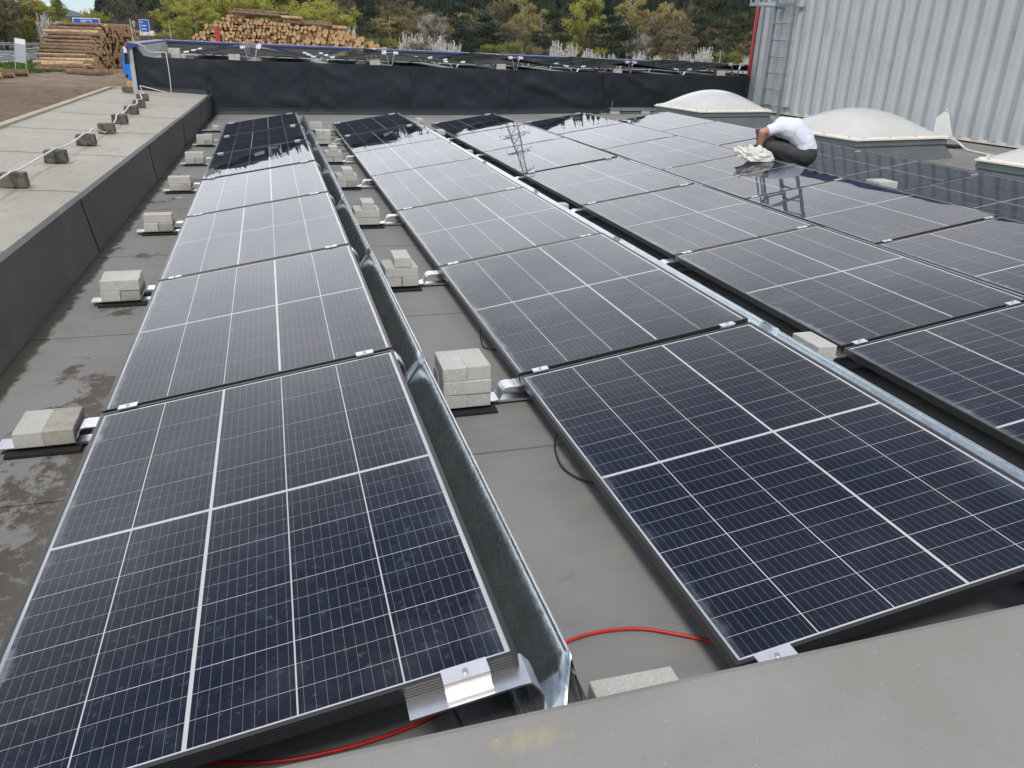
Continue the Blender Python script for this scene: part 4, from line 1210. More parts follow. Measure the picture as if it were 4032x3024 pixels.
b = MB()
b.poly([(-4200, -4200, G - 0.012), (4200, -4200, G - 0.012), (4200, 4200, G - 0.012), (-4200, 4200, G - 0.012)])
tag(b.build('ground', M['meadow']), 'open meadow land around the building', kind='structure')

# tilled field with furrow ridges running across the view
b = MB(); rows = []
fr_ = random.Random(5)
NX, NYF = 60, 150
for j in range(NYF + 1):
    y = 6.0 + (46.5 - 6.0) * j / NYF
    row = []
    for i in range(NX + 1):
        x = -62 + (62 - 2.4) * i / NX
        z = G + 0.06 + 0.055 * math.sin((y + 0.05 * x) * 2 * math.pi / 1.08) + 0.06 * noise.noise(Vector((x * 0.8, y * 0.8, 0))) + 0.05 * noise.noise(Vector((x * 3.1, y * 3.1, 5)))
        row.append((x, y, z))
    rows.append(row)
b.v = [p for r_ in rows for p in r_]
for j in range(NYF):
    for i in range(NX):
        q = j * (NX + 1) + i
        b.face((q, q + 1, q + NX + 2, q + NX + 1))
tag(b.build('field', M['soil'], smooth=True), 'brown tilled field beside the raised roof', kind='structure')

# mud track between the field and the log pile, uneven bank behind it
b = MB(); rows = []
NX, NYF = 80, 22
for j in range(NYF + 1):
    y = 46.3 + (62.5 - 46.3) * j / NYF
    row = []
    for i in range(NX + 1):
        x = -60 + 75 * i / NX
        bank = 0.30 * math.exp(-((y - 58.2) / 1.8) ** 2) * (0.5 + noise.noise(Vector((x * 0.5, y * 0.3, 2))))
        z = G + 0.02 + 0.05 * noise.noise(Vector((x * 0.6, y * 0.8, 1))) + 0.06 * noise.noise(Vector((x * 2.1, y * 2.3, 8))) + max(0, bank)
        row.append((x, y, z))
    rows.append(row)
b.v = [p for r_ in rows for p in r_]
for j in range(NYF):
    for i in range(NX):
        q = j * (NX + 1) + i
        b.face((q, q + 1, q + NX + 2, q + NX + 1))
tag(b.build('dirt_track', M['mud'], smooth=True), 'rutted brown dirt track in front of the log pile', kind='structure')

# road passing behind, with painted lines
near_edge = [PA(-40, 66), PA(-20, 70), PA(-15.5, 77), PA(-13.8, 86), PA(-12.1, 104), PA(-10.6, 112), PA(-6.5, 121)]
far_edge = [PA(-40, 96), PA(-20, 112), PA(-15.5, 117), PA(-13.8, 119), PA(-12.1, 121), PA(-10.6, 124), PA(-6.5, 131)]
b = MB()
for k in range(len(near_edge) - 1):
    b.quad((*near_edge[k], G + 0.03), (*near_edge[k + 1], G + 0.03), (*far_edge[k + 1], G + 0.16), (*far_edge[k], G + 0.16))
tag(b.build('road', M['asphalt']), 'grey asphalt road curving behind the log pile', kind='structure')
def lerp2(t, k, s):
    a, c = near_edge, far_edge
    x = [a[k][q] + (a[k + 1][q] - a[k][q]) * s for q in (0, 1)]; y = [c[k][q] + (c[k + 1][q] - c[k][q]) * s for q in (0, 1)]
    return (x[0] + (y[0] - x[0]) * t, x[1] + (y[1] - x[1]) * t, G + 0.036 + 0.13 * t)
for t, dash in ((0.08, 0), (0.45, 1), (0.62, 0), (0.9, 0)):
    b = MB()
    for k in range(len(near_edge) - 1):
        n = 6
        for s in range(n):
            if dash and s % 2: continue
            b.quad(lerp2(t, k, s / n), lerp2(t, k, (s + 1) / n), lerp2(t + 0.022, k, (s + 1) / n), lerp2(t + 0.022, k, s / n))
    tag(b.build('road_marking', M['paint']), kind='structure')

# grass island in front of the road: blades as stuff
gr = np.random.default_rng(3)
b = MB()
gx0 = [PA(-17, 60), PA(-11.3, 63), PA(-11.9, 96), PA(-13.6, 84), PA(-17, 72)]
b.poly([(x, y, G + 0.012) for x, y in gx0])
tag(b.build('grass_verge', M['grassmat']), 'green grass island between the log pile and the road', kind='structure')
def in_poly(x, y, P):
    c = False
    for i in range(len(P)):
        x0, y0 = P[i]; x1, y1 = P[i - 1]
        if (y0 > y) != (y1 > y) and x < (x1 - x0) * (y - y0) / (y1 - y0) + x0: c = not c
    return c
V, F = [], []
for _ in range(9000):
    x, y = gr.uniform(-24, -11), gr.uniform(58, 96)
    if not in_poly(x, y, gx0): continue
    h, w, a = gr.uniform(.12, .38), gr.uniform(.03, .07), gr.uniform(0, 3.14)
    dx, dy = math.cos(a) * w, math.sin(a) * w
    n = len(V)
    V += [(x - dx, y - dy, G), (x + dx, y + dy, G), (x + gr.uniform(-.1, .1), y + gr.uniform(-.1, .1), G + h)]
    F.append((n, n + 1, n + 2))
me = bpy.data.meshes.new('grass'); me.from_pydata(V, [], F); me.materials.append(M['grassmat'])
tag(put('grass', me), 'short fresh green grass on the island by the road', 'grass', kind='stuff')

# ------------------------------------------------------------------ wooded hill and distant ridge
SK = [(-70, 0.0), (-11, 0.0), (-9.9, 0.1), (-9.0, 1.2), (-8, 3.0), (-6, 4.0), (0, 4.6), (8, 6.2), (14, 7.2), (18, 7.9), (23, 8.8), (30, 9.6), (45, 10.0), (80, 8.0), (110, 5.0)]
def sky_el(az):
    for (a0, e0), (a1, e1) in zip(SK[:-1], SK[1:]):
        if a0 <= az <= a1: return e0 + (e1 - e0) * (az - a0) / (a1 - a0)
    return SK[0][1] if az < SK[0][0] else SK[-1][1]
def hill_z(az, r):
    t = min(1, max(0, (r - 145) / 260)); t = t * t * (3 - 2 * t)
    h = 405 * math.tan(R(sky_el(az))) + 2.8
    return G - 0.3 + t * h * (1 + 0.10 * noise.noise(Vector((az * 0.18, r * 0.01, 0)))) + max(0, (r - 405)) * 0.03
b = MB()
azs = [-70 + 1.5 * k for k in range(121)]
rs_ = [140, 165, 190, 215, 240, 270, 300, 335, 370, 405, 450, 520, 640]
for a in azs:
    for r_ in rs_:
        x, y = PA(a, r_); b.v.append((x, y, hill_z(a, r_)))
for i in range(len(azs) - 1):
    for j in range(len(rs_) - 1):
        q = i * len(rs_) + j
        b.face((q, q + 1, q + len(rs_) + 1, q + len(rs_)))
tag(b.build('hill', M['hillmat'], smooth=True), 'dark wooded hillside behind the trees', kind='structure')
b = MB()
for k in range(60):
    a = -34 + k * 0.75
    d = 3000
    h = 30 + 36 * math.exp(-((a + 11.6) / 1.6) ** 2) + 22 * math.exp(-((a + 18) / 4) ** 2) + 5 * noise.noise(Vector((a * 0.8, 0, 3)))
    x, y = PA(a, d); x2, y2 = PA(a, d + 500)
    b.v += [(x, y, G), (x, y, G + h * 0.35), (PA(a, d + 250)[0], PA(a, d + 250)[1], G + h), (x2, y2, G)]
for k in range(59):
    for j in range(3):
        q = k * 4 + j
        b.face((q, q + 4, q + 5, q + 1))
tag(b.build('distant_ridge', M['hillmat'], smooth=True), 'far blue ridge at the horizon', kind='structure')

# the dark wood on the hill: uncountable, one mass
rng = np.random.default_rng(12)
V, F = [], []
def low_spruce(x, y, z, H, Wd):
    tiers = 5
    ph = rng.uniform(0, 6.28)
    for t in range(tiers):
        z0 = z + H * (0.10 + 0.17 * t); z1 = z + H * (0.10 + 0.17 * t + 0.30)
        rad = Wd * (1 - t / (tiers + 0.4)) * rng.uniform(.85, 1.15)
        n = len(V)
        V.append((x + rng.normal(0, .1), y + rng.normal(0, .1), min(z1, z + H)))
        m = 12
        for k in range(m):
            an = ph + t + 2 * math.pi * k / m
            rr = rad * (1.0 if k % 2 else 0.55) * rng.uniform(.8, 1.2)
            V.append((x + rr * math.cos(an), y + rr * math.sin(an), z0 + rng.uniform(-.4, .4) - (0.5 if k % 2 else -0.3)))
        for k in range(m):
            F.append((n, n + 1 + k, n + 1 + (k + 1) % m))
cnt = 0
while cnt < 4300:
    az = rng.uniform(-9.2, 78); r_ = 150 + 290 * rng.uniform() ** 0.85
    if az > 36 and rng.uniform() < 0.5: continue
    if az < -6 and r_ < 230: continue
    if az < -8.3 and rng.uniform() < 0.6: continue
    x, y = PA(az, r_)
    H = rng.uniform(8.5, 15.0)
    low_spruce(x, y, hill_z(az, r_) - 0.3, H, H * rng.uniform(.16, .24))
    cnt += 1
def mk_foliage(name, a, b_, c, nscale=0.9, trans=0.3):
    t = NT(name); co = pos(t)
    rn = t.node('ObjectInfo').outputs['Random']
    n = t.noise(co, nscale, 4, 0.7)
    cc = t.mix(t.ramp(n, [(0.35, 0), (0.65, 1)]), a, b_)
    cc = t.mix(t.math('MULTIPLY', rn, 0.55), cc, c)
    d = t.node('BsdfDiffuse', {'Color': cc}); tl = t.node('BsdfTranslucent', {'Color': cc})
    t.surf(t.node('MixShader', {0: trans, 1: d, 2: tl}))
    return t.mat
M['woodmass'] = mk_foliage('dark_spruce_needles', (0.014, 0.022, 0.016), (0.046, 0.052, 0.032), (0.02, 0.03, 0.02), 0.12, 0.1)
me = bpy.data.meshes.new('dark_wood'); me.from_pydata(V, [], F); me.materials.append(M['woodmass'])
tag(put('dark_wood', me), 'dark spruce wood covering the hillside', 'wood', kind='stuff')

# ------------------------------------------------------------------ tree kinds
M['bark'] = simple('bark_brown', (0.085, 0.065, 0.048), 0.95, 0, 4, 0.4)
M['bark_birch'] = simple('bark_birch', (0.36, 0.34, 0.30), 0.9, 0, 3, 0.45)
M['twig'] = simple('twig_brown', (0.165, 0.13, 0.095), 0.95, 0, 3, 0.35)
M['willow'] = mk_foliage('willow_leaves', (0.34, 0.325, 0.075), (0.46, 0.435, 0.12), (0.34, 0.37, 0.08))
M['birch'] = mk_foliage('birch_leaves', (0.33, 0.29, 0.10), (0.46, 0.40, 0.16), (0.38, 0.32, 0.13))
M['green'] = mk_foliage('fresh_leaves', (0.19, 0.225, 0.055), (0.27, 0.295, 0.085), (0.21, 0.21, 0.065))
M['brownleaf'] = mk_foliage('budding_brown_leaves', (0.19, 0.165, 0.10), (0.28, 0.24, 0.15), (0.22, 0.205, 0.10))
M['darkleaf'] = mk_foliage('dark_green_leaves', (0.045, 0.062, 0.028), (0.105, 0.115, 0.050), (0.07, 0.08, 0.04))
M['pine'] = mk_foliage('pine_needles', (0.026, 0.044, 0.030), (0.064, 0.092, 0.058), (0.045, 0.062, 0.04), 0.8, 0.1)
M['petal'] = mk_foliage('white_petals', (0.66, 0.65, 0.62), (0.82, 0.82, 0.80), (0.66, 0.64, 0.60))
M['greypetal'] = mk_foliage('pale_petals', (0.42, 0.38, 0.35), (0.60, 0.56, 0.53), (0.45, 0.40, 0.36))

def leaves(mb, pts, s0, s1, rg, mi=0, flat=0.0):
    for p in pts:
        s = rg.uniform(s0, s1)
        u = rg.normal(size=3); u /= np.linalg.norm(u)
        w = np.cross(u, rg.normal(size=3)); w /= np.linalg.norm(w) + 1e-9
        u = u * s; w = w * s * rg.uniform(.45, .8)
        n = len(mb.v)
        mb.v += [tuple(p - u), tuple(p + w * 0.7), tuple(p + u), tuple(p - w * 0.7)]
        mb.face((n, n + 1, n + 2, n + 3), mi)

def broad(seed, H=10.0, Wd=7.0, nleaf=5000, ls=(0.08, 0.17), up=0.55, limbs=7, bark='bark', leaf='willow', twigs=True, base=0.16, droop=0.0, pw=0.75):
    rg = np.random.default_rng(seed)
    tk, cr = MB(), MB()
    lean = rg.normal(0, .04, 2)
    tp = [np.array([lean[0] * z, lean[1] * z, z * H]) + np.append(rg.normal(0, .05, 2), 0) for z in (0, .12, .3, .5, .7, .9)]
    tk.tube(tp, [H * .020, H * .016, H * .013, H * .009, H * .006, H * .002], 6)
    tips = []
    for l in range(limbs * 3):
        z0 = rg.uniform(base, .82) * H
        t = z0 / H
        an = rg.uniform(0, 2 * math.pi)
        prof = math.sin(math.pi * min(1, (t * 0.92 + 0.10)) ** pw)
        L = Wd * 0.52 * max(.25, prof) * rg.uniform(.75, 1.1)
        o = np.array([lean[0] * t, lean[1] * t, z0])
        d = np.array([math.cos(an), math.sin(an), 0])
        rise = up * L * rg.uniform(.6, 1.3)
        P = [o, o + d * L * .4 + [0, 0, rise * .45], o + d * L * .75 + [0, 0, rise * .85], o + d * L + [0, 0, rise * (1 - droop)]]
        P = [np.array(p) + (rg.normal(0, .12, 3) if i else 0) for i, p in enumerate(P)]
        tk.tube(P, [H * .0065, H * .0045, H * .003, H * .001], 4, cap=False)
        for q in range(9):
            s = rg.uniform(.25, 1.0) * 3
            i = min(2, int(s)); fr2 = s - i
            a = P[i] * (1 - fr2) + P[i + 1] * fr2
            dd = d * rg.uniform(.1, 1) + rg.normal(0, .65, 3); dd[2] = abs(dd[2]) * up * 1.6 + .15 - droop * rg.uniform(0, 1.6)
            dd /= np.linalg.norm(dd)
            l2 = rg.uniform(.10, .24) * Wd * .6
            e = a + dd * l2
            tips.append((a, e))
            if twigs:
                cr.tube([a, (a + e) / 2 + rg.normal(0, .04, 3), e], [.022, .014, .006], 3, 1, False)
    n_t = len(tips)
    idx = rg.integers(0, n_t, nleaf)
    tt = rg.uniform(.15, 1.15, nleaf)
    A = np.array([t[0] for t in tips])[idx]; E_ = np.array([t[1] for t in tips])[idx]
    pts = A + (E_ - A) * tt[:, None] + rg.normal(0, .16, (nleaf, 3))
    leaves(cr, pts, ls[0], ls[1], rg)
    return tk.mesh('trunk', M[bark]), cr.mesh('crown', [M[leaf], M['twig']])

def pine_tree(seed, H=10.0, Wd=5.0):
    rg = np.random.default_rng(seed)
    tk, cr = MB(), MB()
    tk.tube([(0, 0, 0), (0.1, 0, H * .35), (0, .1, H * .7), (0, 0, H * .97)], [H * .018, H * .014, H * .008, .02], 6)
    for l in range(34):
        t = rg.uniform(.14, .98); z0 = t * H
        an = rg.uniform(0, 6.28)
        L = Wd * .54 * (math.sin(math.pi * min(1, (1 - t) * .62 + .10))) * rg.uniform(.55, 1.2)
        d = np.array([math.cos(an), math.sin(an), rg.uniform(-.02, .34)])
        o = np.array([0, 0, z0]); e = o + d * L
        tk.tube([o, (o + e) / 2 + [0, 0, -.05], e], [.07, .045, .02], 4, cap=False)
        for c in range(5):
            s = rg.uniform(.35, 1.05)
            cc = o + d * L * s + rg.normal(0, .20, 3)
            k = 30
            pts = cc + rg.normal(0, 1, (k, 3)) * [.34, .34, .17]
            leaves(cr, pts, .09, .19, rg)
    return tk.mesh('trunk', M['bark']), cr.mesh('crown', M['pine'])

def spruce_tree(seed, H=12.0, Wd=4.2):
    rg = np.random.default_rng(seed)
    tk, cr = MB(), MB()
    tk.tube([(0, 0, 0), (0, 0, H * .5), (0, 0, H)], [H * .014, H * .008, .01], 6)
    for l in range(120):
        t = rg.uniform(.08, 1.0); an = rg.uniform(0, 6.28)
        L = Wd * .52 * (1.02 - t) * rg.uniform(.75, 1.15) + .1
        d = np.array([math.cos(an), math.sin(an), -.28])
        o = np.array([0, 0, t * H])
        for s in np.linspace(.25, 1, 5):
            pts = (o + d * L * s + [0, 0, .15 * L * s * s]) + rg.normal(0, 1, (5, 3)) * [.13, .13, .09]
            leaves(cr, pts, .08, .2, rg)
    return tk.mesh('trunk', M['bark']), cr.mesh('crown', M['pine'])

def thorn(seed, H=3.2, Wd=3.0, petal='petal'):
    rg = np.random.default_rng(seed)
    tk, cr = MB(), MB()
    for s in range(38):
        an = rg.uniform(0, 6.28); r0 = rg.uniform(0, .32) * Wd
        b0 = np.array([r0 * math.cos(an), r0 * math.sin(an), 0])
        hh = H * rg.uniform(.55, 1.0)
        tip = b0 * rg.uniform(1.1, 1.6) + np.array([rg.normal(0, .2), rg.normal(0, .2), hh])
        m_ = (b0 + tip) / 2 + rg.normal(0, .08, 3)
        tk.tube([b0, m_, tip], [.035, .022, .006], 4, cap=False)
        n = 95
        u = rg.uniform(.22, 1.0, n)
        pts = b0 + (tip - b0) * u[:, None] + rg.normal(0, 1, (n, 3)) * (.11 * (1.15 - u))[:, None]
        leaves(cr, pts, .05, .105, rg)
        for q in range(9):
            v = rg.uniform(.3, .85); a = b0 + (tip - b0) * v
            e = a + np.array([rg.normal(0, .22), rg.normal(0, .22), rg.uniform(.15, .42)])
            u = rg.uniform(0, 1, 12)
            leaves(cr, a + (e - a) * u[:, None] + rg.normal(0, .03, (12, 3)), .04, .09, rg)
    leaves(cr, np.column_stack([rg.normal(0, Wd * .22, 260), rg.normal(0, Wd * .22, 260), rg.uniform(.1, .45, 260) * H]), .05, .11, rg, 1)
    return tk.mesh('trunk', M['bark']), cr.mesh('crown', [M[petal], M['green']])

KINDS = {
    'willow': [broad(1, 10, 8, 15000, (.08, .17), .55, 12, 'bark', 'willow', base=.08), broad(2, 10, 8, 15000, (.08, .17), .7, 12, 'bark', 'willow', base=.08)],
    'tall': [broad(3, 14, 9, 14000, (.09, .19), .6, 12, 'bark', 'brownleaf', base=.06), broad(4, 14, 9, 14000, (.09, .19), .7, 12, 'bark', 'willow', base=.06)],
    'green': [broad(5, 10, 7, 11000, (.08, .17), .6, 11, 'bark', 'green', base=.06)],
    'birch': [broad(6, 11, 5, 7000, (.06, .13), .8, 7, 'bark_birch', 'birch', base=.2, droop=.35, pw=.9), broad(7, 11, 5, 7000, (.06, .13), .9, 7, 'bark_birch', 'birch', base=.2, droop=.4)],
    'bare': [broad(8, 12, 7, 900, (.06, .11), .9, 9, 'bark', 'brownleaf', base=.2), broad(9, 12, 7, 800, (.06, .11), 1.0, 9, 'bark', 'brownleaf', base=.2)],
    'brown': [broad(10, 9, 7, 8500, (.08, .15), .7, 10, 'bark', 'brownleaf', base=.06), broad(11, 9, 7, 8500, (.08, .15), .6, 10, 'bark', 'brownleaf', base=.06)],
    'dark': [broad(12, 10, 6, 6500, (.08, .17), .5, 8, 'bark', 'darkleaf', base=.08), broad(13, 10, 6, 6500, (.08, .17), .5, 8, 'bark', 'darkleaf', base=.08)],
    'blossom': [broad(14, 7, 5, 4500, (.05, .10), .8, 8, 'bark', 'greypetal', base=.1)],
    'pine': [pine_tree(15), pine_tree(16), pine_tree(17)],
    'spruce': [spruce_tree(18), spruce_tree(19)],
    'blackthorn': [thorn(20), thorn(21)],
    'shrub': [broad(22, 4, 4.4, 3600, (.06, .12), .6, 7, 'bark', 'brownleaf', base=.03), broad(23, 4, 4.4, 3600, (.06, .12), .6, 7, 'bark', 'green', base=.03)],
}
NOM = {'willow': (10, 8), 'tall': (14, 9), 'green': (10, 7), 'birch': (11.5, 5), 'bare': (13, 7), 'brown': (10, 7), 'dark': (10, 6), 'blossom': (7.5, 5), 'pine': (10, 5), 'spruce': (12, 4.2), 'blackthorn': (3.2, 3.0), 'shrub': (4, 4.4)}
TREES = [
    ('tall', -35.74, 128.81, 8.33, 12.17), ('tall', -34.16, 144.71, 5.01, 10.49), ('tall', -31.75, 122.64, 6.4, 6.14), ('green', -28.23, 137.84, 4.25, 5.87),
    ('willow', -26.01, 132.17, 2.68, 2.7), ('blackthorn', -26.82, 124.85, 1.91, 3.31), ('willow', -28.5, 171.37, 4.6, 4.71), ('spruce', -34.16, 210.98, 4.13, 7.29),
    ('bare', -23.49, 162.04, 4.02, 8.39), ('bare', -19.44, 157.55, 5.16, 10.61), ('pine', -32.47, 226.42, 4.49, 6.77), ('willow', -6.2, 94.45, 6.0, 4.22),
    ('willow', -3.07, 99.75, 6.43, 5.81), ('willow', 1.79, 96.82, 6.43, 5.99), ('willow', 6.82, 92.62, 6.59, 4.56), ('bare', -11.11, 138.32, 5.75, 10.42),
    ('bare', 10.93, 123.4, 6.01, 7.9), ('pine', 13.1, 110.13, 3.68, 7.91), ('bare', 17.35, 121.7, 5.71, 9.02), ('brown', 17.72, 115.59, 5.79, 5.21),
    ('brown', 21.91, 125.05, 5.2, 6.78), ('blossom', 20.91, 104.91, 3.78, 5.12), ('pine', 22.06, 96.51, 3.95, 5.29), ('pine', 20.94, 88.57, 3.23, 2.89),
    ('pine', 25.24, 94.73, 4.22, 4.12), ('brown', 33.45, 120.49, 5.92, 8.02), ('birch', 35.69, 115.7, 3.94, 8.53), ('brown', 31.87, 106.4, 4.94, 4.43),
    ('birch', 35.82, 107.28, 2.75, 6.3), ('pine', 34.23, 97.27, 3.81, 4.94), ('pine', 29.94, 89.21, 2.79, 2.53), ('willow', 38.95, 98.75, 5.62, 6.74),
    ('pine', 37.99, 88.36, 5.35, 4.34), ('blossom', 41.65, 88.95, 2.39, 3.26), ('birch', 49.72, 110.54, 4.58, 8.86), ('brown', 49.21, 99.77, 4.16, 5.45),
    ('birch', 52.57, 104.81, 4.04, 7.8), ('birch', 53.31, 102.2, 2.96, 6.84), ('brown', 47.73, 91.58, 4.13, 3.86), ('bare', 53.12, 100.05, 3.87, 7.63),
    ('pine', 51.71, 94.02, 3.64, 4.85), ('dark', 53.35, 90.82, 4.12, 5.11), ('dark', 58.46, 94.78, 4.91, 6.22), ('dark', 60.67, 109.63, 4.59, 9.27),
    ('spruce', 70.48, 114.39, 4.07, 10.91), ('brown', 50.43, 80.93, 3.15, 2.34), ('spruce', 60.78, 136.26, 4.33, 13.96), ('spruce', 45.19, 142.07, 4.41, 13.25),
    ('spruce', 28.34, 146.25, 3.93, 12.0), ('spruce', 24.82, 151.93, 3.14, 12.6), ('spruce', 56.54, 143.41, 3.62, 14.26), ('blackthorn', 13.22, 77.84, 1.95, 1.85),
    ('blackthorn', 14.94, 79.57, 2.19, 1.73), ('blackthorn', 16.38, 78.29, 1.77, 1.68), ('blackthorn', 17.03, 76.11, 1.78, 1.32), ('blackthorn', 27.48, 76.32, 1.66, 1.59),
    ('blackthorn', 29.03, 76.83, 1.6, 1.47), ('blackthorn', 30.13, 75.36, 1.48, 0.95), ('blackthorn', 31.24, 74.92, 1.29, 0.63), ('blackthorn', 32.41, 74.44, 1.14, 0.53),
    ('blackthorn', 35.14, 74.34, 1.48, 0.91), ('blackthorn', 36.57, 73.67, 1.47, 0.51), ('blackthorn', 39.6, 73.27, 1.37, 0.89), ('blackthorn', 41.1, 72.47, 2.21, 1.39),
    ('blackthorn', 44.5, 70.5, 0.83, 0.81), ('blackthorn', 5.36, 78.69, 1.05, 2.68), ('blackthorn', 8.71, 80.43, 1.56, 2.29), ('shrub', 14.07, 75.67, 2.27, 1.21),
    ('shrub', 23.07, 83.93, 2.59, 1.02), ('shrub', 26.81, 80.76, 2.78, 0.98), ('shrub', 26.57, 87.11, 2.43, 1.32), ('shrub', 39.94, 77.59, 2.25, 0.63),
    ('shrub', 12.26, 90.09, 3.7, 1.3), ('shrub', -8.0, 88.35, 2.0, 1.2), ('shrub', -6.62, 86.52, 1.58, 1.71), ('shrub', -13.2, 117.92, 2.6, 0.9),
    ('shrub', 46.05, 76.56, 2.98, 0.95),
]
TLAB = {
    'willow': ('willow_tree', 'round crowned willow with yellow-green spring leaves', 'tree'),
    'tall': ('leafing_tree', 'tall budding broadleaf tree beyond the road guardrail', 'tree'),
    'green': ('leafing_tree', 'fresh green tree beside the far guardrail', 'tree'),
    'birch': ('birch_tree', 'slender birch with pale stem and yellowish leaves', 'tree'),
    'bare': ('bare_tree', 'nearly bare tree with brown upright twigs', 'tree'),
    'brown': ('budding_tree', 'brownish budding tree between the dark pines', 'tree'),
    'dark': ('dark_tree', 'dense dark green tree beside the red hall corner', 'tree'),
    'blossom': ('blossom_tree', 'small tree covered in pale greyish blossom', 'tree'),
    'pine': ('pine_tree', 'dark blue-green pine with clumped branches', 'tree'),
    'spruce': ('spruce_tree', 'dark pointed spruce in front of the wooded hill', 'tree'),
    'blackthorn': ('blackthorn_bush', 'spiky white flowering blackthorn bush behind the blue coping', 'bush'),
    'shrub': ('low_shrub', 'low twiggy shrub behind the blue coping', 'shrub'),
}
trn = random.Random(31)
for q in range(34):        # the thicket of twiggy trees filling the gaps between pines and wood
    az = 5.0 + q * 0.82 + trn.uniform(-.4, .4); d = trn.uniform(117, 140)
    x, y = PA(az, d)
    TREES.append((('brown', 'brown', 'bare', 'brown', 'birch')[q % 5], round(x, 2), round(y, 2), trn.uniform(4.5, 6.5), trn.uniform(3.4, 7.0)))
for q, (az, d, w, h) in enumerate(((-15.6, 132, 7, 7.0), (-14.4, 134, 7, 8.5), (-13.2, 133, 6, 6.0), (-12.3, 134, 5, 3.6), (-15.0, 129, 4, 2.4), (-13.7, 130, 4, 2.0))):
    x, y = PA(az, d)
    TREES.append(('tall' if q < 3 else ('green' if q == 3 else 'shrub'), round(x, 2), round(y, 2), w, h))
for q in range(6):
    az = -4.6 + q * 1.6; d = trn.uniform(112, 125)
    x, y = PA(az, d)
    TREES.append(('willow', round(x, 2), round(y, 2), trn.uniform(6, 7.5), trn.uniform(5.5, 7.5)))
cnt_k = {}
for (k, x, y, w, h) in TREES:
    n = cnt_k.get(k, 0); cnt_k[k] = n + 1
    vs_ = KINDS[k]; tm, cm = vs_[n % len(vs_)]
    d = math.hypot(x - CAM.x, y - CAM.y); az = math.degrees(math.atan2(x - CAM.x, y - CAM.y))
    gz = hill_z(az, d) if d > 145 else G
    H = h - gz
    nm, lab, cat = TLAB[k]
    root = empty(nm, (x, y, gz), (0, 0, trn.uniform(0, 6.28)))
    if k == 'blackthorn' and y > 110: lab = 'white flowering bush standing by the far road guardrail'
    elif k == 'blackthorn' and x < 10: lab = 'white flowering bush rising behind the long log pile'
    elif k == 'willow' and y > 120: lab = 'small yellow-green willow behind the blue road signs' if y > 150 else 'small yellow-green willow by the far guardrail'
    elif k == 'willow' and x > 30: lab = 'large yellow-green willow standing between two dark pines'
    elif k == 'shrub' and x < -25: lab = 'low shrub at the foot of the tall trees beyond the guardrail'
    elif k == 'shrub' and x < -5: lab = 'low green shrub between the road and the willows'
    elif k in ('bare', 'pine') and x < -10: lab = lab + ' beyond the blue road signs'
    elif k == 'spruce' and x < 0: lab = 'dark pointed spruce far beyond the road signs'
    sw, sh_ = w * 1.12 / NOM[k][1], H / NOM[k][0]
    root.scale = (sw, sw, sh_)
    tag(root, lab, cat, lab)
    put('trunk', tm, root); put('crown', cm, root)

# ------------------------------------------------------------------ log piles
M['logbark'] = mk_ground('log_bark', (0.185, 0.120, 0.078), (0.28, 0.19, 0.125), (0.10, 0.064, 0.044), 0.6, 4.0, 0.9, 0.5, 20)
M['logpale'] = mk_ground('peeled_log', (0.44, 0.30, 0.175), (0.56, 0.41, 0.26), (0.23, 0.14, 0.085), 0.8, 2.2, 0.8, 0.3, 20)
def mk_cut():
    t = NT('cut_log_end'); co = t.coord('Object')
    sep = t.node('SeparateXYZ'); t.l.new(co, sep.inputs[0])
    rad = t.math('SQRT', t.math('ADD', t.math('MULTIPLY', sep.outputs['Y'], sep.outputs['Y']), t.math('MULTIPLY', sep.outputs['Z'], sep.outputs['Z'])))
    ring = t.math('SINE', t.math('MULTIPLY', rad, 42.0))
    rn = t.node('ObjectInfo').outputs['Random']
    c = t.mix(t.math('MULTIPLY', t.math('ADD', ring, 1.0), 0.2), (0.50, 0.315, 0.17), (0.36, 0.205, 0.10))
    c = t.mix(t.ramp(rad, [(0.15, 0.55), (0.5, 0)]), c, (0.34, 0.155, 0.055))
    c = t.mix(t.math('MULTIPLY', rn, 0.6), c, (0.56, 0.39, 0.23))
    t.bsdf(c, 0.85, 0, None, 0.15)
    return t.mat
M['cut'] = mk_cut()
def log_mesh(seed, pale):
    rg = random.Random(seed)
    b = MB(); S, N = 11, 5
    for i in range(N + 1):
        t = i / N
        ox, oz = 0.12 * math.sin(t * 3.1) * rg.uniform(.2, 1), 0.06 * math.sin(t * 5)
        for k in range(S):
            an = 2 * math.pi * k / S
            r = (1.0 - 0.14 * t) * rg.uniform(.955, 1.045)
            b.v.append((t, r * math.cos(an) + ox * 0.3, r * math.sin(an) + oz))
    for i in range(N):
        for k in range(S):
            b.face((i * S + k, i * S + (k + 1) % S, (i + 1) * S + (k + 1) % S, (i + 1) * S + k), 0)
    b.face([k for k in range(S)][::-1], 1); b.face([N * S + k for k in range(S)], 1)
    # hollow the bark rim slightly so that the cut face sits inside it
    me = b.mesh('log', [M['logpale'] if pale else M['logbark'], M['cut']])
    for p_ in me.polygons: p_.use_smooth = len(p_.vertices) == 4
    return me
LOGS = [log_mesh(s, s % 3 == 0) for s in range(6)]
lr = random.Random(77)
def log(x, y, z, ang, L, r, label, group, pitch=0.0, m=None):
    o = put('log', LOGS[lr.randrange(6)] if m is None else LOGS[m], None, (x, y, z), (0, 0, 0), (L, r, r))
    o.rotation_euler = (Matrix.Rotation(ang, 3, 'Z') @ Matrix.Rotation(-pitch, 3, 'Y') @ Matrix.Rotation(lr.uniform(0, 6.28), 3, 'X')).to_euler()
    return tag(o, label, 'log', group)
stuffV, stuffF, stuffM = [], [], []
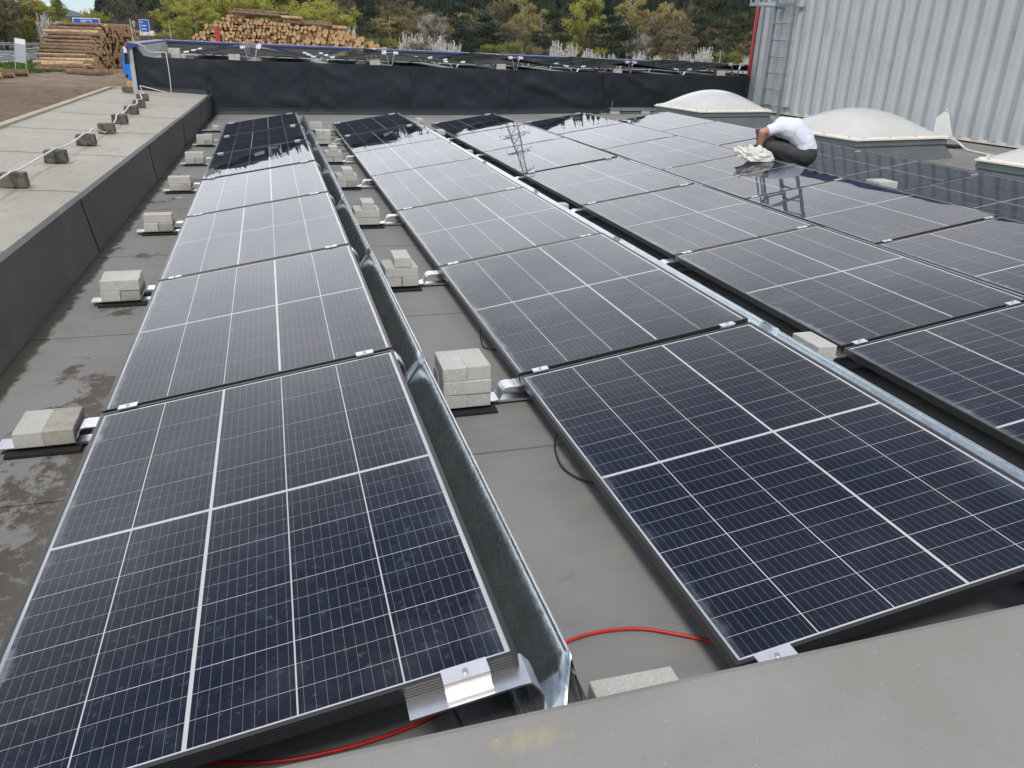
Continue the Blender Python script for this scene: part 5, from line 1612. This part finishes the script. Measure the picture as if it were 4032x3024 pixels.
def stuff_log(x, y, z, ang, L, r):
    n = len(stuffV); S = 8
    ca, sa = math.cos(ang), math.sin(ang)
    for t in (0, 1):
        for k in range(S):
            an = 2 * math.pi * k / S
            u, v = r * math.cos(an), r * math.sin(an)
            stuffV.append((x + ca * L * t - sa * u, y + sa * L * t + ca * u, z + v))
    for k in range(S):
        stuffF.append((n + k, n + (k + 1) % S, n + S + (k + 1) % S, n + S + k)); stuffM.append(0)
    stuffF.append(tuple(n + k for k in range(S))[::-1]); stuffM.append(1)
    stuffF.append(tuple(n + S + k for k in range(S))); stuffM.append(1)

# pile beside the road: logs lie across the view, cut ends turned to the right
A1 = math.pi - R(29)
def face_pt(s):           # a point of the line of cut ends, s metres behind its near end
    return (-11.0 + 0.012 * s, 61.8 + s)
cntp = 0
z = G + 0.16
lev = 0
while z < 1.72:
    front = max(0, (z - G) * 2.3 + lr.uniform(-.25, .35))
    y = front
    top_len = 25 if z < 1.3 else 22 - (z - 1.3) * 9
    while y < top_len:
        r = lr.choice((.095, .11, .12, .13, .15, .17)) if z > G + 0.6 else lr.choice((.13, .15, .17))
        fx, fy = face_pt(y)
        jit = lr.uniform(-.45, .40)
        L = lr.uniform(3.7, 4.3)
        if y < front + 1.6 and cntp < 112:
            log(fx + jit, fy, z + lr.uniform(-.03, .03), A1 + lr.uniform(-.02, .02), L, r, 'orange-brown log in the pile beside the road', 'logs of the pile beside the road', lr.uniform(-.008, .008))
            cntp += 1
        else:
            stuff_log(fx + jit, fy, z + lr.uniform(-.03, .03), A1 + lr.uniform(-.02, .02), L, r)
        y += 2 * r * lr.uniform(.92, 1.06)
    z += 0.222; lev += 1
for (x, y, L, r, a, lab) in ((-9.0, 58.5, 2.2, .24, 0.05, 'thick short log lying in front of the roadside pile'), (-8.6, 57.6, 3.0, .23, math.pi - 0.25, 'thick log with orange end on the mud before the roadside pile'),
                        (-7.6, 57.2, 3.2, .27, 0.18, 'thickest log with orange end on the mud before the roadside pile'), (-11.3, 59.4, 3.4, .16, 0.02, 'peeled log at the foot of the roadside pile')):
    log(x, y, G + r + 0.03, a, L, r, lab, 'loose logs before the roadside pile', 0, 1)
for k, (dx, dz, r) in enumerate(((0, 0, .17), (-.1, .30, .16), (.5, .02, .17), (.55, .3, .15), (1.0, 0, .16), (1.6, 0.05, .19))):
    log(-14.3 + dx * 0.7, 52.6 + dx * 2.2, G + r + dz + 0.03, math.pi - 0.12 + k * 0.02, 4.2, r, 'brown log in the small stack on the grass edge', 'logs of the small stack by the grass')

# long pile behind the upper roof: cut ends turned to the camera side
TOPP = [(-4.4, 0.85), (-3.63, 1.54), (-3.24, 1.98), (-2.18, 2.21), (-1.71, 2.56), (-1.42, 2.72), (0.13, 2.45), (0.82, 2.36), (1.87, 2.16), (3.67, 2.02), (5.5, 1.88), (6.79, 1.68), (8.1, 1.28), (9.23, 0.82), (9.65, 0.58)]
def top_at(x):
    for (a, p_), (c, q_) in zip(TOPP[:-1], TOPP[1:]):
        if a <= x <= c: return p_ + (q_ - p_) * (x - a) / (c - a)
    return 0.2
cnt2 = 0
z = G + 0.15; lev = 0
while z < 2.75:
    x = -5.2 + (lev % 2) * 0.12
    while x < 10.6:
        big = x > 3.0
        r = lr.choice((.085, .10, .115, .13, .155)) if not big else lr.choice((.12, .14, .17, .21))
        lim = top_at(x) if -4.4 <= x <= 9.65 else (0.4 if z < 0.3 else -9)
        if z + r * 0.6 < lim + 0.05:
            yy = 65.0 + 0.02 * x + lr.uniform(-.22, .25)
            zz = z + lr.uniform(-.05, .05)
            if zz > 0.42 and cnt2 < 195:
                log(x + lr.uniform(-.03, .03), yy, zz, math.pi / 2 + R(-8) + lr.uniform(-.03, .03), 4.2, r, 'log with round orange cut end in the long pile behind the coping', 'logs of the long pile behind the upper roof')
                cnt2 += 1
            else:
                stuff_log(x, yy, zz, math.pi / 2 + R(-8), 4.2, r)
        x += 2 * r * lr.uniform(.95, 1.12)
    z += 0.222; lev += 1
for k in range(7):      # a few logs lying askew on the top
    x0 = (-1.5, -1.2, -0.6, 2.2, 2.6, 3.2, 4.6)[k]
    log(x0, 64.6 + 0.3 * k % 2, top_at(x0) + 0.10 + (0.16 if k in (1, 4) else 0), R((12, 16, 8, 168, 160, 20, 172)[k]) if k not in (3, 4, 6) else R(14 + k * 2), (3.6, 4.0, 4.2, 3.8, 3.4, 3.2, 2.6)[k], (.13, .12, .13, .17, .15, .16, .17)[k],
        'log lying askew on the crest of the long pile', 'askew logs on the long pile', -0.035)
me = bpy.data.meshes.new('stacked_logs'); me.from_pydata(stuffV, [], stuffF); me.materials.append(M['logbark']); me.materials.append(M['cut'])
me.polygons.foreach_set('material_index', stuffM)
tag(put('stacked_logs', me), 'inner and rear logs of the two timber piles', 'logs', kind='stuff')

# red timber stanchion standing before the long pile
st = empty('timber_stanchion', (-2.23, 58.75, G))
tag(st, 'red steel stanchion with brace in front of the long log pile', 'stanchion')
MB().hexa([(-0.17, -0.12, 0), (0.17, -0.12, 0), (0.17, 0.12, 0), (-0.17, 0.12, 0), (-0.13, -0.10, 3.0), (0.15, -0.10, 3.0), (0.15, 0.10, 3.0), (-0.13, 0.10, 3.0)]).build('post', M['red'], st)
MB().box(-0.16, 0.16, -0.13, 0.13, 3.0, 3.05).build('cap', M['red'], st)
MB().tube([(0.15, 0, 2.7), (0.75, 0, 0.3)], 0.05, 6).build('brace', M['blackcable'], st)
MB().box(-0.5, 0.9, -0.3, 0.3, 0, 0.12).build('base_plate', M['red'], st)

# ------------------------------------------------------------------ blue log truck at the roof corner
M['bluepaint'] = simple('blue_truck_paint', (0.018, 0.16, 0.62), 0.3, 0, 2, 0.1, 0, 60, 0.5)
M['darkglass'] = simple('dark_window_glass', (0.02, 0.025, 0.03), 0.06, 0, 2, 0.1, 0, 60, 0.8)
M['tyre'] = simple('tyre_rubber', (0.02, 0.02, 0.02), 0.9, 0, 8, 0.3)
tk = empty('log_truck', (-6.12, 50.4, G), (0, 0, R(6)))
tk.scale = (0.72, 0.72, 0.72)
tag(tk, 'blue timber truck with white roof beacon standing beyond the roof corner', 'truck')
b = MB()
cabp = [(-1.15, 0.75), (-1.22, 1.45), (-1.02, 2.45), (-0.85, 2.55), (1.1, 2.55), (1.15, 0.75)]
for y in (-0.95, 0.95):
    pts = [(x, y, z) for x, z in cabp]; b.poly(pts if y < 0 else pts[::-1])
for i in range(len(cabp)):
    a, c = cabp[i], cabp[(i + 1) % len(cabp)]
    b.quad((a[0], -0.95, a[1]), (a[0], 0.95, a[1]), (c[0], 0.95, c[1]), (c[0], -0.95, c[1]))
cab = b.build('cab', M['bluepaint'], tk)
MB().poly([(-1.02, -0.956, 1.5), (-0.25, -0.956, 1.5), (-0.25, -0.956, 2.38), (-0.90, -0.956, 2.38)]).build('side_window', M['darkglass'], cab)
MB().poly([(-0.12, -0.956, 1.5), (0.95, -0.956, 1.5), (0.95, -0.956, 2.38), (-0.12, -0.956, 2.38)]).build('side_window', M['darkglass'], cab)
MB().poly([(-1.225, -0.8, 1.5), (-1.04, -0.8, 2.40), (-1.04, 0.8, 2.40), (-1.225, 0.8, 1.5)]).build('windscreen', M['darkglass'], cab)
MB().box(-0.95, -0.70, -1.10, -0.98, 2.30, 2.62).build('mirror', M['whiteplastic'], cab)
MB().tube([(-0.9, -0.7, 2.55), (-0.9, -0.7, 2.75)], 0.09, 10).build('beacon', M['whiteplastic'], cab)
MB().box(-1.1, 6.2, -0.5, 0.5, 0.5, 0.78).build('chassis', M['blackcable'], tk)
MB().box(-0.9, -0.35, -1.02, -0.96, 0.15, 0.9).build('step_panel', M['bluepaint'], tk)
MB().tube([(-0.55, -1.0, 0.9), (-0.50, -1.06, 0.35), (-0.45, -1.0, 0.05)], [.12, .10, .05], 8).build('stabiliser_leg', M['bluepaint'], tk)
for x in (-0.2, 3.6, 4.9):
    for y in (-0.98, 0.98):
        w = MB().tube([(x, y - 0.14, 0.48), (x, y + 0.14, 0.48)], 0.48, 16).build('wheel', M['tyre'], tk)
        MB().tube([(x, y - 0.15, 0.48), (x, y + 0.15, 0.48)], 0.24, 12).build('rim', M['greyflash'], w)
for x in (2.0, 4.2, 6.0):
    MB().box(x - 0.06, x + 0.06, -1.0, -0.88, 0.78, 2.3).build('stake', M['bluepaint'], tk)
    MB().box(x - 0.06, x + 0.06, 0.88, 1.0, 0.78, 2.3).build('stake', M['bluepaint'], tk)
for (x, z, r) in ((-5.75, 0.42, .30), (-6.15, 0.18, .19), (-5.4, 0.2, .2)):
    log(x, 46.2, G + z + 0.05, math.pi / 2 - 0.15, 3.0, r, 'thick log with orange end lying by the blue truck', 'logs lying by the blue truck')

# ------------------------------------------------------------------ guardrails and road signs
M['galvrail'] = simple('guardrail_steel', (0.33, 0.35, 0.36), 0.55, 0.6, 1.5, 0.2)
M['signback'] = simple('sign_back_aluminium', (0.36, 0.38, 0.39), 0.5, 0.3, 2, 0.12)
M['signwhite'] = simple('sign_white', (0.72, 0.72, 0.72), 0.5, 0, 2, 0.05)
M['signblue'] = simple('sign_blue', (0.015, 0.085, 0.46), 0.45, 0, 2, 0.08)
def guardrail(pts, label, h=0.78, post=2.6):
    r = empty('guardrail', (*pts[0], G)); tag(r, label, 'guardrail')
    P = [Vector((x, y, G + 0.05)) for x, y in pts]
    O_ = (-pts[0][0], -pts[0][1], -G)
    rail = MB()
    for a, c in zip(P[:-1], P[1:]):
        d = (c - a).normalized(); n_ = Vector((d.y, -d.x, 0))
        for (z0, z1, o0, o1) in ((h - .34, h - .26, 0, .06), (h - .26, h - .20, .06, .02), (h - .20, h - .14, .02, .02), (h - .14, h - .06, .02, .06), (h - .06, h, .06, 0)):
            rail.quad(a + n_ * o0 + Vector((0, 0, z0)), c + n_ * o0 + Vector((0, 0, z0)), c + n_ * o1 + Vector((0, 0, z1)), a + n_ * o1 + Vector((0, 0, z1)))
    rail.build('rail', M['galvrail'], r, loc=O_)
    for a, c in zip(P[:-1], P[1:]):
        n = max(1, int((c - a).length / post))
        for k in range(n):
            q = a.lerp(c, k / n)
            MB().box(q.x - .06, q.x + .06, q.y + .02, q.y + .12, q.z - 0.1, q.z + h - .05).build('post', M['galvrail'], r, loc=O_)
    return r
guardrail([PA(-13.85, 85), PA(-13.0, 93), PA(-12.2, 102), PA(-11.0, 110)], 'short guardrail at the grass island beside the road signs', 0.98, 3.4)
guardrail([PA(-32, 112), PA(-20, 116), PA(-15.5, 119), PA(-12.0, 124), PA(-9.5, 128)], 'long guardrail along the far side of the road', 0.95, 4.0)

def sign_post(x, y, h, parent, r=0.04):
    return MB().tube([(x, y, 0), (x, y, h)], r, 8).build('post', M['galvrail'], parent)
s1 = empty('direction_sign', (-17.66, 102.2, G), (0, 0, R(10)))
tag(s1, 'large blue motorway sign with white border behind the log pile', 'road sign')
MB().box(-1.32, 1.32, -0.02, 0.02, 1.55, 3.86).build('board', M['signblue'], s1)
b = MB()
for q in ((-1.32, 1.32, 3.78, 3.86), (-1.32, 1.32, 1.55, 1.63), (-1.32, -1.25, 1.63, 3.78), (1.25, 1.32, 1.63, 3.78)):
    b.box(q[0], q[1], -0.028, -0.021, q[2], q[3])
b.build('border', M['signwhite'], s1)
for x in (-0.9, 0.9): sign_post(x, 0.07, 3.6, s1, 0.06)
b = MB().box(-0.52, 0.50, -0.026, -0.021, 3.60, 3.66).box(-0.52, 0.50, -0.026, -0.021, 3.30, 3.33).box(-0.52, -0.46, -0.026, -0.021, 3.33, 3.60).box(0.44, 0.50, -0.026, -0.021, 3.33, 3.60)
b.hexa([(-0.34, -0.026, 3.34), (-0.28, -0.026, 3.34), (-0.28, -0.021, 3.34), (-0.34, -0.021, 3.34), (-0.26, -0.026, 3.58), (-0.23, -0.026, 3.58), (-0.23, -0.021, 3.58), (-0.26, -0.021, 3.58)])
b.hexa([(-0.14, -0.026, 3.34), (-0.08, -0.026, 3.34), (-0.08, -0.021, 3.34), (-0.14, -0.021, 3.34), (-0.19, -0.026, 3.58), (-0.16, -0.026, 3.58), (-0.16, -0.021, 3.58), (-0.19, -0.021, 3.58)])
b.box(-0.38, -0.04, -0.026, -0.021, 3.45, 3.49)
b.build('motorway_symbol', M['signwhite'], s1)
def lettering(txt, size, parent, x, z, mat, y=-0.024):
    cu = bpy.data.curves.new('lettering', 'FONT'); cu.body = txt; cu.size = size; cu.extrude = 0.004
    tmp = bpy.data.objects.new('lettering', cu); col.objects.link(tmp)
    me = bpy.data.meshes.new_from_object(tmp.evaluated_get(bpy.context.evaluated_depsgraph_get()))
    bpy.data.objects.remove(tmp)
    me.materials.clear(); me.materials.append(mat)
    return put('lettering', me, parent, (x, y, z), (R(90), 0, 0))
lettering('W', 0.62, s1, -0.98, 2.72, M['signwhite'])
s2 = empty('direction_sign', (-15.01, 127.87, G), (0, 0, R(7)))
tag(s2, 'smaller blue road sign with three white text lines by the willows', 'road sign')
MB().box(-0.62, 0.62, -0.02, 0.02, 2.55, 4.15).build('board', M['signblue'], s2)
b = MB()
for q in ((-0.62, 0.62, 4.09, 4.15), (-0.62, 0.62, 2.55, 2.61), (-0.62, -0.56, 2.61, 4.09), (0.56, 0.62, 2.61, 4.09)): b.box(q[0], q[1], -0.028, -0.021, q[2], q[3])
b.build('border', M['signwhite'], s2)
for k, wd_ in enumerate((0.35, 0.7, 0.6)):
    for j in range(int(wd_ / 0.12)):
        MB().box(-0.4 + j * 0.13, -0.4 + j * 0.13 + 0.09, -0.027, -0.021, 3.72 - k * 0.42, 3.72 - k * 0.42 + 0.16).build('text_block', M['signwhite'], s2)
for x in (-0.4, 0.4): sign_post(x, 0.06, 4.1, s2)
s3 = empty('distance_board', (-16.25, 127.0, G), (0, 0, R(7)))
tag(s3, 'tiny grey round road sign beside the smaller blue sign', 'road sign')
MB().tube([(0, -0.02, 3.75), (0, 0.02, 3.75)], 0.22, 16).build('disc', M['signback'], s3); MB().tube([(0.03, -0.02, 3.35), (0.03, 0.02, 3.35)], 0.16, 12).build('disc', M['signback'], s3); sign_post(0, 0.05, 3.9, s3)
MB().box(-1.6, 1.6, -0.1, 0.1, 2.1, 2.75).build('white_board', M['signwhite'], empty('roadside_barrier', (-16.0, 132.7, G)))
bpy.data.objects['roadside_barrier']['label'] = 'white roadside barrier below the smaller blue sign'; bpy.data.objects['roadside_barrier']['category'] = 'barrier'
for x in (-1.2, 1.2): MB().box(x - .06, x + .06, -.06, .06, 0, 2.1).build('post', M['galvrail'], bpy.data.objects['roadside_barrier'])

s4 = empty('sign_back', (-16.85, 85.05, G), (0, R(4), R(12)))
tag(s4, 'tall grey back of a road sign next to the log pile', 'road sign')
MB().box(-0.50, 0.50, -0.015, 0.015, 0.75, 3.32).build('board', M['signback'], s4)
for z in (1.2, 1.75, 2.3, 2.85): MB().box(-0.5, 0.5, -0.035, -0.016, z, z + 0.06).build('rib', M['galvrail'], s4)
sign_post(0.2, -0.06, 3.3, s4, 0.05); sign_post(-0.25, 0.06, 2.6, s4, 0.05)
s5 = empty('sign_back', (-17.75, 82.86, G), (0, R(6), R(12)))
tag(s5, 'narrow light grey back of a leaning road sign by the guardrail', 'road sign')
MB().box(-0.30, 0.24, -0.015, 0.015, 0.45, 2.62).build('board', M['signback'], s5)
sign_post(0.02, 0.06, 2.4, s5, 0.05); MB().box(-0.3, 0.24, -0.035, -0.016, 1.35, 1.43).build('rib', M['galvrail'], s5)
s6 = empty('sign_back', (-17.20, 84.2, G), (0, R(6), R(30)))
tag(s6, 'round topped grey back of a road sign between two others', 'road sign')
MB().tube([(0, -0.015, 2.2), (0, 0.015, 2.2)], 0.42, 20).build('disc', M['signback'], s6)
MB().tube([(0, -0.015, 1.35), (0, 0.015, 1.35)], 0.42, 20).build('disc', M['signback'], s6)
sign_post(0, 0.06, 2.6, s6, 0.05)
s7 = empty('leaning_board', (-14.25, 58.88, G), (R(-8), R(9), R(16)))
tag(s7, 'grey advertising board on legs leaning at the grass edge', 'sign board')
MB().box(-0.27, 0.27, -0.012, 0.012, 0.75, 2.15).build('board', M['signback'], s7)
MB().box(-0.29, 0.29, -0.016, 0.016, 1.86, 2.17).build('top_panel', M['signwhite'], s7)
for x in (-0.29, 0.29): MB().box(x - .02, x + .02, -.02, .02, 0.0, 2.17).build('leg', M['galvrail'], s7)
MB().box(-0.27, 0.27, -0.02, 0.02, 1.08, 1.12).build('crossbar', M['galvrail'], s7)

# ------------------------------------------------------------------ lattice pylon on the hill, seen mirrored in the panels
az_p, d_p = 13.9, 300
px_, py_ = PA(az_p, d_p)
zb_ = hill_z(az_p, d_p); zt_ = CAM.z + d_p * math.tan(R(13.3)); Hp = zt_ - zb_
pyl = empty('electricity_pylon', (px_, py_, zb_), (0, 0, R(-20)))
tag(pyl, 'grey steel lattice pylon on the wooded hill', 'pylon')
def half(z): return 2.6 * (1 - z / Hp) ** 1.1 + 0.55
levels = [Hp * k / 11 for k in range(12)]
for sx in (-1, 1):
    for sy in (-1, 1):
        MB().tube([(sx * half(z), sy * half(z), z) for z in levels], 0.13, 5).build('leg', M['galv_steel'], pyl)
b = MB()
for z0, z1 in zip(levels[:-1], levels[1:]):
    a, c = half(z0), half(z1)
    for (p_, q_) in (((-a, -a, z0), (c, -c, z1)), ((a, -a, z0), (-c, -c, z1)), ((-a, a, z0), (c, c, z1)), ((a, a, z0), (-c, c, z1)), ((-a, -a, z0), (-c, c, z1)), ((-a, a, z0), (-c, -c, z1)), ((a, -a, z0), (c, c, z1)), ((a, a, z0), (c, -c, z1))):
        b.tube([p_, q_], 0.06, 4)
b.build('bracing', M['galv_steel'], pyl)
for z, L in ((Hp * .55, 5.6), (Hp * .74, 4.6), (Hp * .92, 3.6)):
    b = MB()
    for sg in (-1, 1):
        for yy in (-0.5, 0.5):
            b.tube([(0, yy, z + 0.9), (sg * L, 0, z)], 0.07, 4).tube([(0, yy, z - 0.1), (sg * L, 0, z)], 0.07, 4)
        for k in range(4):
            x = sg * L * (k + 0.5) / 4
            b.tube([(x, 0.0, z), (x + sg * 0.4, 0.0, z + 0.9 * (1 - abs(x) / L))], 0.04, 4)
        b.tube([(sg * L, 0, z), (sg * L, 0, z - 1.6)], 0.08, 5)
    b.build('cross_arm', M['galv_steel'], pyl)

# ------------------------------------------------------------------ thin spring haze
ht = NT('haze')
pv = ht.node('VolumePrincipled', {'Color': (0.80, 0.88, 1.0, 1), 'Density': 0.00011, 'Anisotropy': 0.2})
ht.l.new(pv.outputs[0], ht.out.inputs['Volume'])
o = MB().box(-4150, 4150, -4150, 4150, G - 1.2, 125.0).build('haze', ht.mat)
tag(o, 'thin bluish haze in the valley air', 'haze', kind='stuff')
